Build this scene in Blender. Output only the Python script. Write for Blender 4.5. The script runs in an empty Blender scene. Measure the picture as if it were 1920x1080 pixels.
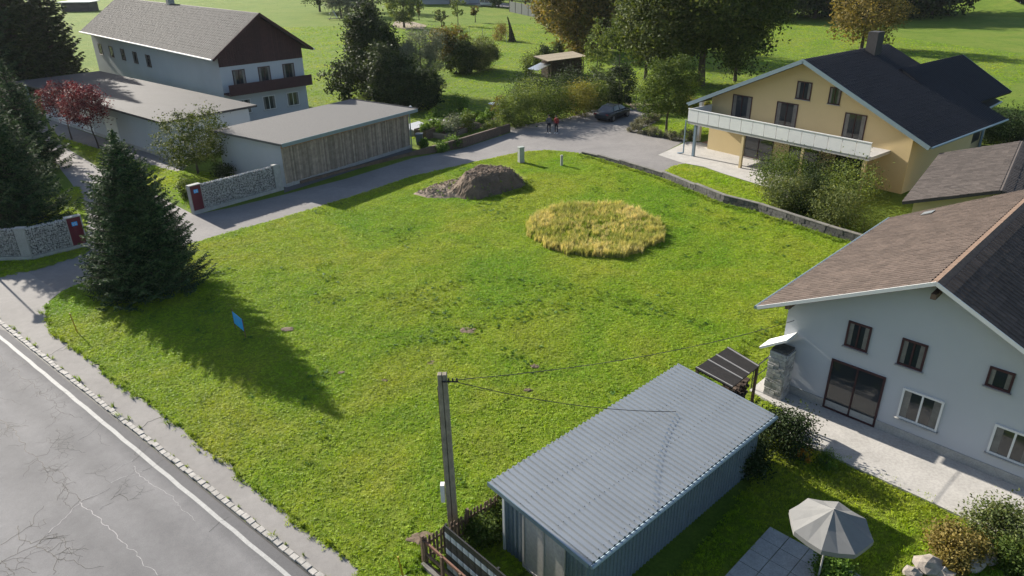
import bpy, bmesh, math, random
import numpy as np
from mathutils import Vector, Matrix
from math import radians as RAD, sin, cos, pi
SC = bpy.context.scene
COL = SC.collection
random.seed(7)
RNG = np.random.default_rng(7)

# ------------------------------------------------------------------ camera, sky, sun, exposure
FPX, PITCH, ROLL, HCAM = 1356.0, RAD(25.4), RAD(0.7), 16.0
cam = bpy.data.objects.new('camera', bpy.data.cameras.new('camera')); COL.objects.link(cam)
cam.data.sensor_width = 36.0; cam.data.lens = 36.0 * FPX / 1920.0
cam.data.clip_start = 0.5; cam.data.clip_end = 3000
cam.matrix_world = Matrix.Translation((0, 0, HCAM)) @ Matrix.Rotation(pi / 2 - PITCH, 4, 'X') @ Matrix.Rotation(-ROLL, 4, 'Z')
SC.camera = cam
SUN_AZ, SUN_EL = RAD(136.5), RAD(25.5)          # direction towards the sun (math angle from +X)
sdir = Vector((cos(SUN_AZ) * cos(SUN_EL), sin(SUN_AZ) * cos(SUN_EL), sin(SUN_EL)))
sl = bpy.data.lights.new('sun', 'SUN'); sl.energy = 5.0; sl.angle = RAD(0.53); sl.color = (1.0, 0.93, 0.82)
so = bpy.data.objects.new('sun', sl); COL.objects.link(so)
so.rotation_euler = (-sdir).to_track_quat('-Z', 'Y').to_euler(); so.location = (0, 0, 60)
wd = bpy.data.worlds.new('World'); SC.world = wd; wd.use_nodes = True
nt = wd.node_tree; nt.nodes.clear()
sky = nt.nodes.new('ShaderNodeTexSky'); sky.sky_type = 'NISHITA'; sky.sun_disc = False
sky.sun_elevation = SUN_EL; sky.sun_rotation = pi / 2 - SUN_AZ + 2 * pi
sky.air_density = 1.0; sky.dust_density = 1.2
bgn = nt.nodes.new('ShaderNodeBackground'); bgn.inputs[1].default_value = 0.075
wo = nt.nodes.new('ShaderNodeOutputWorld')
nt.links.new(sky.outputs[0], bgn.inputs[0]); nt.links.new(bgn.outputs[0], wo.inputs[0])
SC.view_settings.view_transform = 'Standard'; SC.view_settings.look = 'None'
SC.view_settings.exposure = 1.25; SC.view_settings.gamma = 1.0; SC.view_settings.use_curve_mapping = False

# ------------------------------------------------------------------ surveying: photo point -> place at height z
def G(x, y, z=0.0):
    u = (x - 960) / FPX; v = -(y - 540) / FPX
    c, s = cos(ROLL), sin(ROLL)
    a = u * c + v * s; b = -u * s + v * c
    d = Vector((a, cos(PITCH) + b * sin(PITCH), -sin(PITCH) + b * cos(PITCH)))
    t = (z - HCAM) / d.z
    return Vector((d.x * t, d.y * t, z))
def PY(p):
    dz = p[2] - HCAM
    w = p[1] * cos(PITCH) - dz * sin(PITCH); a = p[0] / w; b = (p[1] * sin(PITCH) + dz * cos(PITCH)) / w
    return 540 - (a * sin(ROLL) + b * cos(ROLL)) * FPX
def HT(x, y, yt):
    b = G(x, y); lo, hi = 0.0, 60.0
    for _ in range(40):
        m = (lo + hi) / 2
        if PY((b.x, b.y, m)) > yt: lo = m
        else: hi = m
    return lo

# ------------------------------------------------------------------ materials
def newmat(name):
    m = bpy.data.materials.new(name); m.use_nodes = True
    return m, m.node_tree, m.node_tree.nodes['Principled BSDF']
def nz(t, scale, detail=4, rough=0.55, coord=None, dist=0.0):
    n = t.nodes.new('ShaderNodeTexNoise'); n.inputs['Scale'].default_value = scale
    n.inputs['Detail'].default_value = detail; n.inputs['Roughness'].default_value = rough
    n.inputs['Distortion'].default_value = dist
    if coord is not None: t.links.new(coord, n.inputs['Vector'])
    return n
def ramp(t, fac, stops):
    r = t.nodes.new('ShaderNodeValToRGB'); cr = r.color_ramp
    while len(cr.elements) < len(stops): cr.elements.new(0.5)
    for e, (p, c) in zip(cr.elements, stops):
        e.position = p; e.color = (*c, 1) if len(c) == 3 else c
    t.links.new(fac, r.inputs[0]); return r
def mixc(t, fac, a, b, mode='MIX'):
    n = t.nodes.new('ShaderNodeMix'); n.data_type = 'RGBA'; n.blend_type = mode
    for s, v in ((0, fac), (6, a), (7, b)):
        if hasattr(v, 'links') or hasattr(v, 'is_linked'): t.links.new(v, n.inputs[s])
        elif s == 0: n.inputs[s].default_value = v
        else: n.inputs[s].default_value = (*v, 1)
    return n.outputs[2]
def bump(t, bsdf, h, strength, dist):
    b = t.nodes.new('ShaderNodeBump'); b.inputs['Strength'].default_value = strength
    b.inputs['Distance'].default_value = dist
    t.links.new(h, b.inputs['Height']); t.links.new(b.outputs[0], bsdf.inputs['Normal']); return b
def geo(t):
    return t.nodes.new('ShaderNodeNewGeometry')
KALB = 0.80
def mat(name, col, rough=0.8, metal=0.0, var=0.18, scale=6.0, bs=0.0, bscale=40.0, island=0.0, spec=0.35, fine=0.0):
    """general weathered surface: base colour + two sizes of noise + optional per-piece variation and relief"""
    m, t, b = newmat(name); g = geo(t)
    P = g.outputs['Position']
    n1 = nz(t, scale, 5, 0.6, P); n2 = nz(t, scale * 9, 3, 0.6, P)
    col = tuple(c * KALB for c in col)
    lo = tuple(c * (1 - var) for c in col); hi = tuple(min(1, c * (1 + var)) for c in col)
    c1 = ramp(t, n1.outputs[0], [(0.3, lo), (0.7, hi)]).outputs[0]
    c2 = mixc(t, 0.35 + fine, c1, ramp(t, n2.outputs[0], [(0.35, (0.45,) * 3), (0.65, (1.0,) * 3)]).outputs[0], 'MULTIPLY') if var > 0.05 else c1
    if island > 0:
        ri = ramp(t, g.outputs['Random Per Island'], [(0, (1 - island,) * 3), (1, (1 + island * 0.6,) * 3)]).outputs[0]
        oi = t.nodes.new('ShaderNodeObjectInfo')
        ro = ramp(t, oi.outputs['Random'], [(0, (1 - island,) * 3), (1, (1 + island * 0.6,) * 3)]).outputs[0]
        c2 = mixc(t, 1.0, mixc(t, 1.0, c2, ri, 'MULTIPLY'), ro, 'MULTIPLY')
    t.links.new(c2, b.inputs['Base Color'])
    b.inputs['Roughness'].default_value = rough; b.inputs['Metallic'].default_value = metal
    b.inputs['Specular IOR Level'].default_value = spec
    if bs > 0:
        nb = nz(t, bscale, 5, 0.65, P); bump(t, b, nb.outputs[0], bs, 0.02)
    return m
def leafmat(name, cols, trans=0.35, rough=0.6, scale=0.8, tcol=None):
    """foliage: colour varies leaf by leaf and clump by clump, light passes through"""
    m, t, b = newmat(name); g = geo(t)
    r = ramp(t, g.outputs['Random Per Island'], [(i / (len(cols) - 1), c) for i, c in enumerate(cols)])
    n = nz(t, scale, 3, 0.5, g.outputs['Position'])
    c = mixc(t, 0.8, r.outputs[0], ramp(t, n.outputs[0], [(0.35, (0.55, 0.6, 0.55)), (0.65, (1.15, 1.12, 1.0))]).outputs[0], 'MULTIPLY')
    t.links.new(c, b.inputs['Base Color']); b.inputs['Roughness'].default_value = max(rough, .65)
    b.inputs['Specular IOR Level'].default_value = 0.12
    tr = t.nodes.new('ShaderNodeBsdfTranslucent')
    t.links.new(mixc(t, 1.0, c, tcol or (1.35, 1.25, 0.6), 'MULTIPLY'), tr.inputs[0])
    mx = t.nodes.new('ShaderNodeMixShader'); mx.inputs[0].default_value = trans
    t.links.new(b.outputs[0], mx.inputs[1]); t.links.new(tr.outputs[0], mx.inputs[2])
    t.links.new(mx.outputs[0], t.nodes['Material Output'].inputs[0])
    return m

M = {}
M['soil'] = mat('soil', (0.165, 0.120, 0.085), 0.95, var=0.25, scale=1.5, bs=0.8, bscale=14)
M['tan_soil'] = mat('tan_soil', (0.30, 0.235, 0.17), 0.95, var=0.2, scale=2, bs=0.7, bscale=25)
M['dark_asphalt'] = None
M['concrete'] = mat('concrete', (0.42, 0.42, 0.40), 0.85, var=0.14, scale=2.5, bs=0.25, bscale=60)
M['pale_concrete'] = mat('pale_concrete', (0.50, 0.48, 0.45), 0.85, var=0.1, scale=1.2, bs=0.15, bscale=50)
M['kerb'] = mat('kerb_granite', (0.44, 0.42, 0.39), 0.85, var=0.2, scale=6, bs=0.5, bscale=50, island=0.15)
M['wall_stone'] = mat('wall_stone', (0.12, 0.117, 0.112), 0.9, var=0.3, scale=7, bs=0.9, bscale=25, island=0.3)
M['cap_stone'] = mat('cap_stone', (0.22, 0.21, 0.19), 0.9, var=0.2, scale=4, bs=0.4, bscale=40, island=0.12)
M['gabion'] = mat('gabion_stone', (0.50, 0.49, 0.47), 0.9, var=0.18, scale=5, bs=0.4, bscale=30, island=0.28)
M['gravel'] = mat('gravel', (0.15, 0.147, 0.145), 0.95, var=0.25, scale=18, bs=1.0, bscale=22)
M['maroon'] = mat('maroon_panel', (0.13, 0.012, 0.03), 0.45, var=0.06, scale=2)
M['blue_sign'] = mat('blue_sign', (0.01, 0.40, 0.95), 0.4, var=0.04, scale=2)
M['white_paint'] = mat('white_paint', (0.74, 0.74, 0.73), 0.55, var=0.04, scale=2)
M['white_wall'] = mat('white_render_wall', (0.49, 0.51, 0.545), 0.85, var=0.05, scale=0.35, bs=0.25, bscale=90)
M['yellow_wall'] = mat('yellow_render_wall', (0.64, 0.50, 0.27), 0.9, var=0.03, scale=0.6, bs=0.0, bscale=90)
M['grey_roof'] = mat('grey_roof', (0.050, 0.049, 0.053), 0.8, var=0.15, scale=0.7, bs=0.3, bscale=9, island=0.15)
M['navy_roof'] = mat('navy_roof', (0.012, 0.014, 0.022), 0.75, var=0.15, scale=1, island=0.2)
M['shingle'] = mat('brown_roof_tile', (0.130, 0.098, 0.082), 0.9, var=0.10, scale=.5, bs=0.4, bscale=70, island=0.22)
M['taupe_roof'] = mat('taupe_shingle', (0.105, 0.088, 0.08), 0.92, var=0.15, scale=1, island=0.25)
M['galv'] = mat('galvanised_steel', (0.58, 0.60, 0.60), 0.32, metal=0.75, var=0.05, scale=1.0)
M['steel_wall'] = mat('painted_steel_wall', (0.20, 0.26, 0.32), 0.5, metal=0.3, var=0.08, scale=2)
M['gutter'] = mat('grey_blue_gutter', (0.24, 0.32, 0.38), 0.4, metal=0.4, var=0.05)
M['wood'] = mat('weathered_wood', (0.38, 0.31, 0.245), 0.85, var=0.25, scale=3, bs=0.4, bscale=30, island=0.35)
M['orange_wood'] = mat('orange_wood', (0.42, 0.22, 0.10), 0.75, var=0.15, scale=3)
M['brown_wood'] = mat('brown_wood', (0.19, 0.125, 0.088), 0.8, var=0.25, scale=6, bs=0.4, bscale=30, island=0.25)
M['red_wood'] = mat('red_brown_wood', (0.22, 0.11, 0.075), 0.8, var=0.2, scale=6)
M['maroon_wood'] = mat('maroon_wood', (0.07, 0.03, 0.032), 0.8, var=0.2, scale=3, island=0.2)
M['pole'] = mat('pole_concrete', (0.30, 0.265, 0.205), 0.9, var=0.22, scale=5, bs=0.5, bscale=40)
M['dark_metal'] = mat('dark_metal', (0.03, 0.03, 0.032), 0.5, metal=0.3, var=0.1)
M['black'] = mat('black_rubber', (0.012, 0.012, 0.013), 0.7, var=0.1)
M['bitumen'] = mat('bitumen', (0.028, 0.025, 0.024), 0.9, var=0.2, scale=3, bs=0.4, bscale=60)
M['batten'] = mat('pale_batten', (0.45, 0.43, 0.41), 0.7, var=0.1)
M['pvc_dark'] = mat('dark_privacy_strip', (0.035, 0.037, 0.042), 0.5, var=0.08)
M['pvc_light'] = mat('pale_privacy_strip', (0.42, 0.47, 0.52), 0.5, var=0.06)
M['yellow'] = mat('yellow_marker', (0.52, 0.33, 0.03), 0.5, var=0.08)
M['cabinet'] = mat('grey_green_cabinet', (0.40, 0.44, 0.40), 0.6, var=0.06)
M['bin'] = mat('bin_plastic', (0.10, 0.125, 0.14), 0.5, var=0.06)
M['bark'] = mat('bark', (0.10, 0.08, 0.062), 0.95, var=0.3, scale=8, bs=0.8, bscale=20)
M['car_grey'] = mat('car_paint_grey', (0.055, 0.06, 0.07), 0.25, metal=0.5, var=0.02)
M['car_white'] = mat('car_paint_white', (0.70, 0.71, 0.72), 0.3, var=0.02)
M['car_silver'] = mat('car_paint_silver', (0.42, 0.45, 0.48), 0.25, metal=0.6, var=0.02)
M['wheel'] = mat('wheel_rim', (0.35, 0.35, 0.36), 0.35, metal=0.8, var=0.05)
M['tan_wood'] = mat('tan_board_roof', (0.50, 0.42, 0.30), 0.8, var=0.12, scale=2, island=0.12)
M['firewood'] = mat('firewood', (0.16, 0.115, 0.09), 0.9, var=0.3, scale=8, island=0.35)
M['terracotta'] = mat('terracotta_floor', (0.42, 0.24, 0.14), 0.8, var=0.12)
M['rock'] = mat('garden_rock', (0.34, 0.30, 0.26), 0.9, var=0.3, scale=4, bs=0.8, bscale=12, island=0.2)
M['flower'] = leafmat('orange_leaves', [(0.40, 0.16, 0.03), (0.50, 0.27, 0.05), (0.35, 0.22, 0.04)], 0.3)
M['skin'] = mat('skin', (0.45, 0.28, 0.20), 0.6, var=0.04)
M['hair'] = mat('dark_hair', (0.03, 0.02, 0.015), 0.6, var=0.1)
M['jeans'] = mat('dark_trousers', (0.02, 0.022, 0.03), 0.85, var=0.1)
M['red_cloth'] = mat('red_jacket', (0.30, 0.03, 0.03), 0.8, var=0.08)
M['grey_cloth'] = mat('grey_jacket', (0.12, 0.12, 0.13), 0.8, var=0.08)
M['wire'] = mat('wire', (0.035, 0.035, 0.035), 0.6, var=0.05)
def glassmat():
    m, t, b = newmat('window_glass')
    b.inputs['Base Color'].default_value = (0.02, 0.025, 0.03, 1); b.inputs['Roughness'].default_value = 0.06
    b.inputs['Specular IOR Level'].default_value = 0.8; return m
M['glass'] = glassmat()

def grassy(name, cols, tcol=(1.35, 1.3, 0.5), trans=0.4, psc=0.16):
    m, t, b = newmat(name); g = geo(t); P = g.outputs['Position']
    big = nz(t, psc, 4, 0.6, P, 0.6); mid = nz(t, psc * 6, 4, 0.6, P); 
    a = ramp(t, big.outputs[0], [(0.34, cols[0]), (0.5, cols[1]), (0.66, cols[2])]).outputs[0]
    a = mixc(t, 0.45, a, ramp(t, mid.outputs[0], [(0.3, (0.62, 0.68, 0.62)), (0.5, (1, 1, 1)), (0.72, (1.25, 1.15, 1.0))]).outputs[0], 'MULTIPLY')
    return m, t, b, g, a
def ground_mat(name, cols, patch=None, bs=1.0, dk=(0.55, 0.56, 0.5)):
    m, t, b, g, a = grassy(name, cols)
    P = g.outputs['Position']
    f = nz(t, 9, 6, 0.75, P)
    a = mixc(t, 0.75, a, ramp(t, f.outputs[0], [(0.33, dk), (0.5, (0.95, 0.95, 0.95)), (0.68, (1.5, 1.4, 1.2))]).outputs[0], 'MULTIPLY')
    if patch is not None:
        pn = nz(t, 0.9, 5, 0.65, P)
        a = mixc(t, ramp(t, pn.outputs[0], [(0.66, (0, 0, 0)), (0.74, (1, 1, 1))]).outputs[0], a, patch)
    t.links.new(a, b.inputs['Base Color']); b.inputs['Roughness'].default_value = 0.95
    b.inputs['Specular IOR Level'].default_value = 0.1
    n = nz(t, 5, 8, 0.8, P); bump(t, b, n.outputs[0], bs, 0.25)
    return m
def blade_mat(name, cols, trans=0.42, tcol=(1.35, 1.3, 0.5), var=((0.6, 0.65, 0.6), (1, 1, 1), (1.25, 1.2, 0.95)), psc=.16):
    m, t, b, g, a = grassy(name, cols, psc=psc)
    oi = t.nodes.new('ShaderNodeObjectInfo')
    a = mixc(t, 0.9, a, ramp(t, oi.outputs['Random'], [(0, var[0]), (0.5, var[1]), (1, var[2])]).outputs[0], 'MULTIPLY')
    t.links.new(a, b.inputs['Base Color']); b.inputs['Roughness'].default_value = 0.6; b.inputs['Specular IOR Level'].default_value = 0.25
    tr = t.nodes.new('ShaderNodeBsdfTranslucent'); t.links.new(mixc(t, 1.0, a, tcol, 'MULTIPLY'), tr.inputs[0])
    mx = t.nodes.new('ShaderNodeMixShader'); mx.inputs[0].default_value = trans
    t.links.new(b.outputs[0], mx.inputs[1]); t.links.new(tr.outputs[0], mx.inputs[2])
    t.links.new(mx.outputs[0], t.nodes['Material Output'].inputs[0])
    return m
LAWNC = [(0.190, 0.345, 0.018), (0.255, 0.370, 0.024), (0.325, 0.385, 0.042)]
M['lawn_base'] = ground_mat('lawn_base', [(0.14, 0.22, 0.020), (0.19, 0.26, 0.028), (0.23, 0.27, 0.042)], (0.19, 0.16, 0.07))
M['lawn_blade'] = blade_mat('lawn_blades', LAWNC)
M['meadow'] = ground_mat('meadow_grass', [(0.095, 0.155, 0.020), (0.118, 0.178, 0.025), (0.140, 0.185, 0.032)], None, 0.7, (0.62, 0.64, 0.6))
M['straw'] = blade_mat('straw_blades', [(0.31, 0.34, 0.09), (0.50, 0.46, 0.17), (0.70, 0.60, 0.31)], 0.36, (1.1, 1.05, 0.75), psc=.5)
M['weed'] = blade_mat('weed_leaves', [(0.05, 0.13, 0.018), (0.08, 0.18, 0.024), (0.11, 0.21, 0.03)])

def asphalt(name, base, light, bands=False, rd=None, rn=None):
    m, t, b = newmat(name); g = geo(t); P = g.outputs['Position']
    n1 = nz(t, 0.35, 5, 0.6, P, 0.5); n2 = nz(t, 55, 3, 0.7, P); n3 = nz(t, 3.0, 6, 0.7, P)
    base = tuple(v * KALB for v in base); light = tuple(v * KALB for v in light)
    c = ramp(t, n1.outputs[0], [(0.3, base), (0.7, light)]).outputs[0]
    c = mixc(t, 0.5, c, ramp(t, n3.outputs[0], [(0.3, (0.78,) * 3), (0.7, (1.12,) * 3)]).outputs[0], 'MULTIPLY')
    c = mixc(t, 0.6, c, ramp(t, n2.outputs[0], [(0.3, (0.65,) * 3), (0.7, (1.25,) * 3)]).outputs[0], 'MULTIPLY')
    if bands:
        dt = t.nodes.new('ShaderNodeVectorMath'); dt.operation = 'DOT_PRODUCT'
        t.links.new(P, dt.inputs[0]); dt.inputs[1].default_value = (rn[0], rn[1], 0)
        ad = t.nodes.new('ShaderNodeMath'); ad.operation = 'MULTIPLY_ADD'
        t.links.new(dt.outputs['Value'], ad.inputs[0]); ad.inputs[1].default_value = 1 / 8.0; ad.inputs[2].default_value = -rd / 8.0
        nn = nz(t, 0.8, 3, 0.6, P)
        ad2 = t.nodes.new('ShaderNodeMath'); ad2.operation = 'MULTIPLY_ADD'
        t.links.new(nn.outputs[0], ad2.inputs[0]); ad2.inputs[1].default_value = 0.05; t.links.new(ad.outputs[0], ad2.inputs[2])
        rr = ramp(t, ad2.outputs[0], [(0.0, (0.66, 0.66, 0.67)), (0.085, (0.70, 0.70, 0.71)), (0.14, (1.04,) * 3), (0.24, (0.88,) * 3), (0.33, (1.06,) * 3), (0.43, (0.90,) * 3), (0.6, (1.06,) * 3)])
        c = mixc(t, 1.0, c, rr.outputs[0], 'MULTIPLY')
    t.links.new(c, b.inputs['Base Color']); b.inputs['Roughness'].default_value = 0.9; b.inputs['Specular IOR Level'].default_value = 0.25
    bump(t, b, n2.outputs[0], 0.35, 0.01)
    return m

# ------------------------------------------------------------------ object helpers
W = {}
def tag(o, label=None, cat=None, group=None, kind=None):
    if label: o['label'] = label
    if cat: o['category'] = cat
    if group: o['group'] = group
    if kind: o['kind'] = kind
    return o
def thing(name, loc, label, cat, group=None):
    o = bpy.data.objects.new(name, None); COL.objects.link(o); o.empty_display_size = 0.3
    o.location = loc; W[o.name] = Vector(loc); return tag(o, label, cat, group)
def link(name, me, m, parent=None, at=None):
    o = bpy.data.objects.new(name, me); COL.objects.link(o)
    if m is not None and len(me.materials) == 0: me.materials.append(m)
    if parent is not None:
        o.parent = parent; W[o.name] = W[parent.name]
    else: W[o.name] = Vector((0, 0, 0))
    if at is not None: o.location = at
    return o
class MB:
    def __init__(s): s.v = []; s.f = []
    def quadbox(s, o, ax, ay, az):
        """box from a corner and three edge vectors"""
        o, ax, ay, az = map(Vector, (o, ax, ay, az)); n = len(s.v)
        for k in ((0, 0, 0), (1, 0, 0), (1, 1, 0), (0, 1, 0), (0, 0, 1), (1, 0, 1), (1, 1, 1), (0, 1, 1)):
            s.v.append(tuple(o + ax * k[0] + ay * k[1] + az * k[2]))
        flip = ax.cross(ay).dot(az) < 0
        for q in ((0, 3, 2, 1), (4, 5, 6, 7), (0, 1, 5, 4), (1, 2, 6, 5), (2, 3, 7, 6), (3, 0, 4, 7)):
            s.f.append(tuple(n + i for i in (q[::-1] if flip else q)))
        return s
    def box(s, c, sx, sy, sz, d=(1, 0)):
        """c = centre of the bottom face, d = direction of the x side"""
        d = Vector((d[0], d[1], 0)).normalized(); e = Vector((-d.y, d.x, 0))
        return s.quadbox(Vector(c) - d * sx / 2 - e * sy / 2, d * sx, e * sy, Vector((0, 0, sz)))
    def cyl(s, p0, p1, r0, r1=None, n=8, cap=True):
        p0, p1 = Vector(p0), Vector(p1); r1 = r0 if r1 is None else r1
        a = (p1 - p0).normalized(); u = a.orthogonal().normalized(); w = a.cross(u); k = len(s.v)
        for p, r in ((p0, r0), (p1, r1)):
            for i in range(n):
                t = 2 * pi * i / n; s.v.append(tuple(p + u * r * cos(t) + w * r * sin(t)))
        for i in range(n): s.f.append((k + i, k + (i + 1) % n, k + n + (i + 1) % n, k + n + i))
        if cap: s.f.append(tuple(k + i for i in reversed(range(n)))); s.f.append(tuple(k + n + i for i in range(n)))
        return s
    def tube(s, pts, rs, n=7):
        for i in range(len(pts) - 1): s.cyl(pts[i], pts[i + 1], rs[i], rs[i + 1], n)
        return s
    def prism(s, pts, z0, z1):
        a = sum(pts[i][0] * pts[(i + 1) % len(pts)][1] - pts[(i + 1) % len(pts)][0] * pts[i][1] for i in range(len(pts)))
        if a < 0: pts = pts[::-1]
        n = len(pts); k = len(s.v)
        for p in pts: s.v.append((p[0], p[1], z0))
        for p in pts: s.v.append((p[0], p[1], z1))
        s.f.append(tuple(k + i for i in reversed(range(n)))); s.f.append(tuple(k + n + i for i in range(n)))
        for i in range(n): s.f.append((k + i, k + (i + 1) % n, k + n + (i + 1) % n, k + n + i))
        return s
    def sheet(s, pts, z):
        a = sum(pts[i][0] * pts[(i + 1) % len(pts)][1] - pts[(i + 1) % len(pts)][0] * pts[i][1] for i in range(len(pts)))
        if a < 0: pts = pts[::-1]
        k = len(s.v)
        for p in pts: s.v.append((p[0], p[1], z))
        s.f.append(tuple(range(k, k + len(pts)))); return s
    def face(s, pts):
        k = len(s.v); s.v += [tuple(p) for p in pts]; s.f.append(tuple(range(k, k + len(pts)))); return s
    def slab(s, pts, th):
        """planar polygon in space given a thickness th along its normal (downwards if the normal points up)"""
        P = [Vector(p) for p in pts]; nrm = (P[1] - P[0]).cross(P[2] - P[0]).normalized()
        if nrm.z < 0 or (abs(nrm.z) < 1e-4 and False): P = P[::-1]; nrm = -nrm
        n = len(P); k = len(s.v)
        s.v += [tuple(p) for p in P] + [tuple(p - nrm * th) for p in P]
        s.f.append(tuple(range(k, k + n))); s.f.append(tuple(k + n + i for i in reversed(range(n))))
        for i in range(n): s.f.append((k + (i + 1) % n, k + i, k + n + i, k + n + (i + 1) % n))
        return s
    def mesh(s, name, off=None, smooth=False):
        me = bpy.data.meshes.new(name); v = s.v
        if off is not None: v = [(a[0] - off[0], a[1] - off[1], a[2] - off[2]) for a in v]
        me.from_pydata(v, [], s.f); me.update()
        if smooth: me.polygons.foreach_set('use_smooth', [True] * len(me.polygons))
        return me
    def build(s, name, m, parent=None, smooth=False, bevel=0.0):
        off = W[parent.name] if parent is not None else None
        o = link(name, s.mesh(name, off, smooth), m, parent)
        if bevel > 0:
            md = o.modifiers.new('bevel', 'BEVEL'); md.width = bevel; md.segments = 1; md.limit_method = 'ANGLE'
        return o
def fastmesh(name, V, nv, m=None, mats=None):
    """V: (n*nv,3) array, consecutive nv vertices form one face"""
    V = np.asarray(V, dtype=np.float32); n = len(V) // nv
    me = bpy.data.meshes.new(name); me.vertices.add(len(V)); me.vertices.foreach_set('co', V.ravel())
    me.loops.add(n * nv); me.loops.foreach_set('vertex_index', np.arange(n * nv, dtype=np.int32))
    me.polygons.add(n); me.polygons.foreach_set('loop_start', np.arange(0, n * nv, nv, dtype=np.int32))
    me.update(calc_edges=True)
    return me
def pts2(*a): return [G(x, y).xy[:] for x, y in a]
def inpoly(X, Y, poly):
    r = np.zeros(X.shape, bool); n = len(poly)
    for i in range(n):
        x0, y0 = poly[i]; x1, y1 = poly[(i + 1) % n]
        c = ((y0 > Y) != (y1 > Y)) & (X < (x1 - x0) * (Y - y0) / ((y1 - y0) + 1e-12) + x0)
        r ^= c
    return r
def dpoly(X, Y, poly):
    d = np.full(X.shape, 1e9); n = len(poly)
    for i in range(n):
        ax, ay = poly[i]; bx, by = poly[(i + 1) % n]
        vx, vy = bx - ax, by - ay; t = np.clip(((X - ax) * vx + (Y - ay) * vy) / (vx * vx + vy * vy + 1e-12), 0, 1)
        d = np.minimum(d, np.hypot(X - ax - t * vx, Y - ay - t * vy))
    return d
def vnoise(X, Y, s, seed=0):
    """cheap smooth noise built from sines, about -1..1"""
    r = np.random.default_rng(seed); o = 0
    for k in range(7):
        a = r.uniform(0, 2 * pi); f = s * r.uniform(0.6, 1.8); o = o + np.sin((X * np.cos(a) + Y * np.sin(a)) * f + r.uniform(0, 6))
    return o / 4.0

# ================================================================== THE GROUND
def structure(o): o['kind'] = 'structure'; return o
gm = MB(); gm.sheet([(-900, -200), (900, -200), (900, 1600), (-900, 1600)], 0.0)
structure(gm.build('ground', M['meadow']))

# road frame: A on the kerb line, rd along the road (towards lower right), rn towards the lawn
A = G(0, 609).xy; B = G(578, 1073).xy
RDIR = (Vector(B) - Vector(A)).normalized(); RNRM = Vector((-RDIR.y, RDIR.x))
if RNRM.dot(Vector((1, 0.5))) < 0: RNRM = -RNRM
RNRM = Vector((abs(RDIR.y), abs(RDIR.x))) if False else RNRM
def R(a, b): p = Vector(A) + RDIR * a + RNRM * b; return (p.x, p.y)
RL = (Vector(B) - Vector(A)).length
M['road'] = asphalt('road_asphalt', (0.180, 0.178, 0.182), (0.242, 0.238, 0.240), True, -(Vector(A).dot(RNRM)), (-RNRM.x, -RNRM.y))
M['path'] = asphalt('footway_asphalt', (0.26, 0.247, 0.235), (0.32, 0.305, 0.29))
M['lane'] = asphalt('lane_asphalt', (0.215, 0.205, 0.20), (0.285, 0.27, 0.26))
rb = MB(); rb.sheet([R(-60, -9.5), R(-60, -0.02), R(40, -0.02), R(40, -9.5)], 0.008)
structure(rb.build('road', M['road']))
# painted edge line (slightly wavering width)
lb = MB(); LM = mat('road_paint', (0.44, 0.44, 0.43), 0.75, var=0.10, scale=5, fine=0.15)
off = [(-60, -0.72)] ; 
def lineoff(px, py):
    p = G(px, py).xy - Vector(A); return p.dot(RDIR), p.dot(RNRM)
LO = [lineoff(0, 633), lineoff(58, 680), lineoff(133, 740), lineoff(196, 791), lineoff(267, 851), lineoff(413, 980), lineoff(533, 1078)]
avg = sum(o[1] for o in LO) / len(LO)
for i in range(125):
    a0 = -60 + i * 0.8; j = lambda a: 0.012 * sin(a * 3.1) + 0.008 * sin(a * 7.7)
    lb.sheet([R(a0, avg - 0.066 + j(a0)), R(a0, avg + 0.066 + j(a0 + 2)), R(a0 + 0.8, avg + 0.066 + j(a0 + 2.8)), R(a0 + 0.8, avg - 0.066 + j(a0 + 0.8))], 0.012)
structure(lb.build('edge_line', LM))
# kerb stones
kroot = thing('kerb', (A.x, A.y, 0), 'row of pale granite kerb stones between road and footway', 'kerb'); kroot['kind'] = 'structure'; del kroot['category']
ks = []
for k in range(5):
    r = random.Random(k); b = MB(); L = 0.285
    sx = [r.uniform(-.015, .01) for _ in range(8)]
    b.quadbox((0.012, -0.10 + sx[0], 0), (L - .018 + sx[1] * .5, 0, 0), (0.01 * sx[2] * 20, 0.19 + sx[3], 0), (0, 0, 0.095 + sx[4]))
    me = b.mesh('kerb_stone'); bm = bmesh.new(); bm.from_mesh(me); bmesh.ops.bevel(bm, geom=bm.edges[:], offset=0.012, segments=1, affect='EDGES'); bm.to_mesh(me); bm.free()
    ks.append(me)
ang = math.atan2(RDIR.y, RDIR.x); nk = int((RL + 2.5) / 0.285)
for i in range(nk):
    a = -1.5 + i * 0.285; p = R(a, 0.10 + random.uniform(-.012, .012))
    o = link('kerb_stone', ks[i % 5], M['kerb'], kroot, (p[0] - A.x, p[1] - A.y, random.uniform(-.02, .0))); o.rotation_euler.z = ang + random.uniform(-.02, .02)
kb = MB(); kb.quadbox((*R(-60, 0.0), 0.0), Vector((*RDIR, 0)) * 58.4, Vector((*RNRM, 0)) * 0.2, (0, 0, .07)); kb.quadbox((*R(-1.6 + nk * .285, 0.0), 0.0), Vector((*RDIR, 0)) * 20, Vector((*RNRM, 0)) * 0.2, (0, 0, .07))
kb.build('far_kerb', M['kerb'], kroot)

sm_ = MB(); sm_.sheet([R(-60, -.06), R(-60, -.005), R(40, -.005), R(40, -.06)], 0.012); structure(sm_.build('kerb_seam', M['black']))
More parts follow.
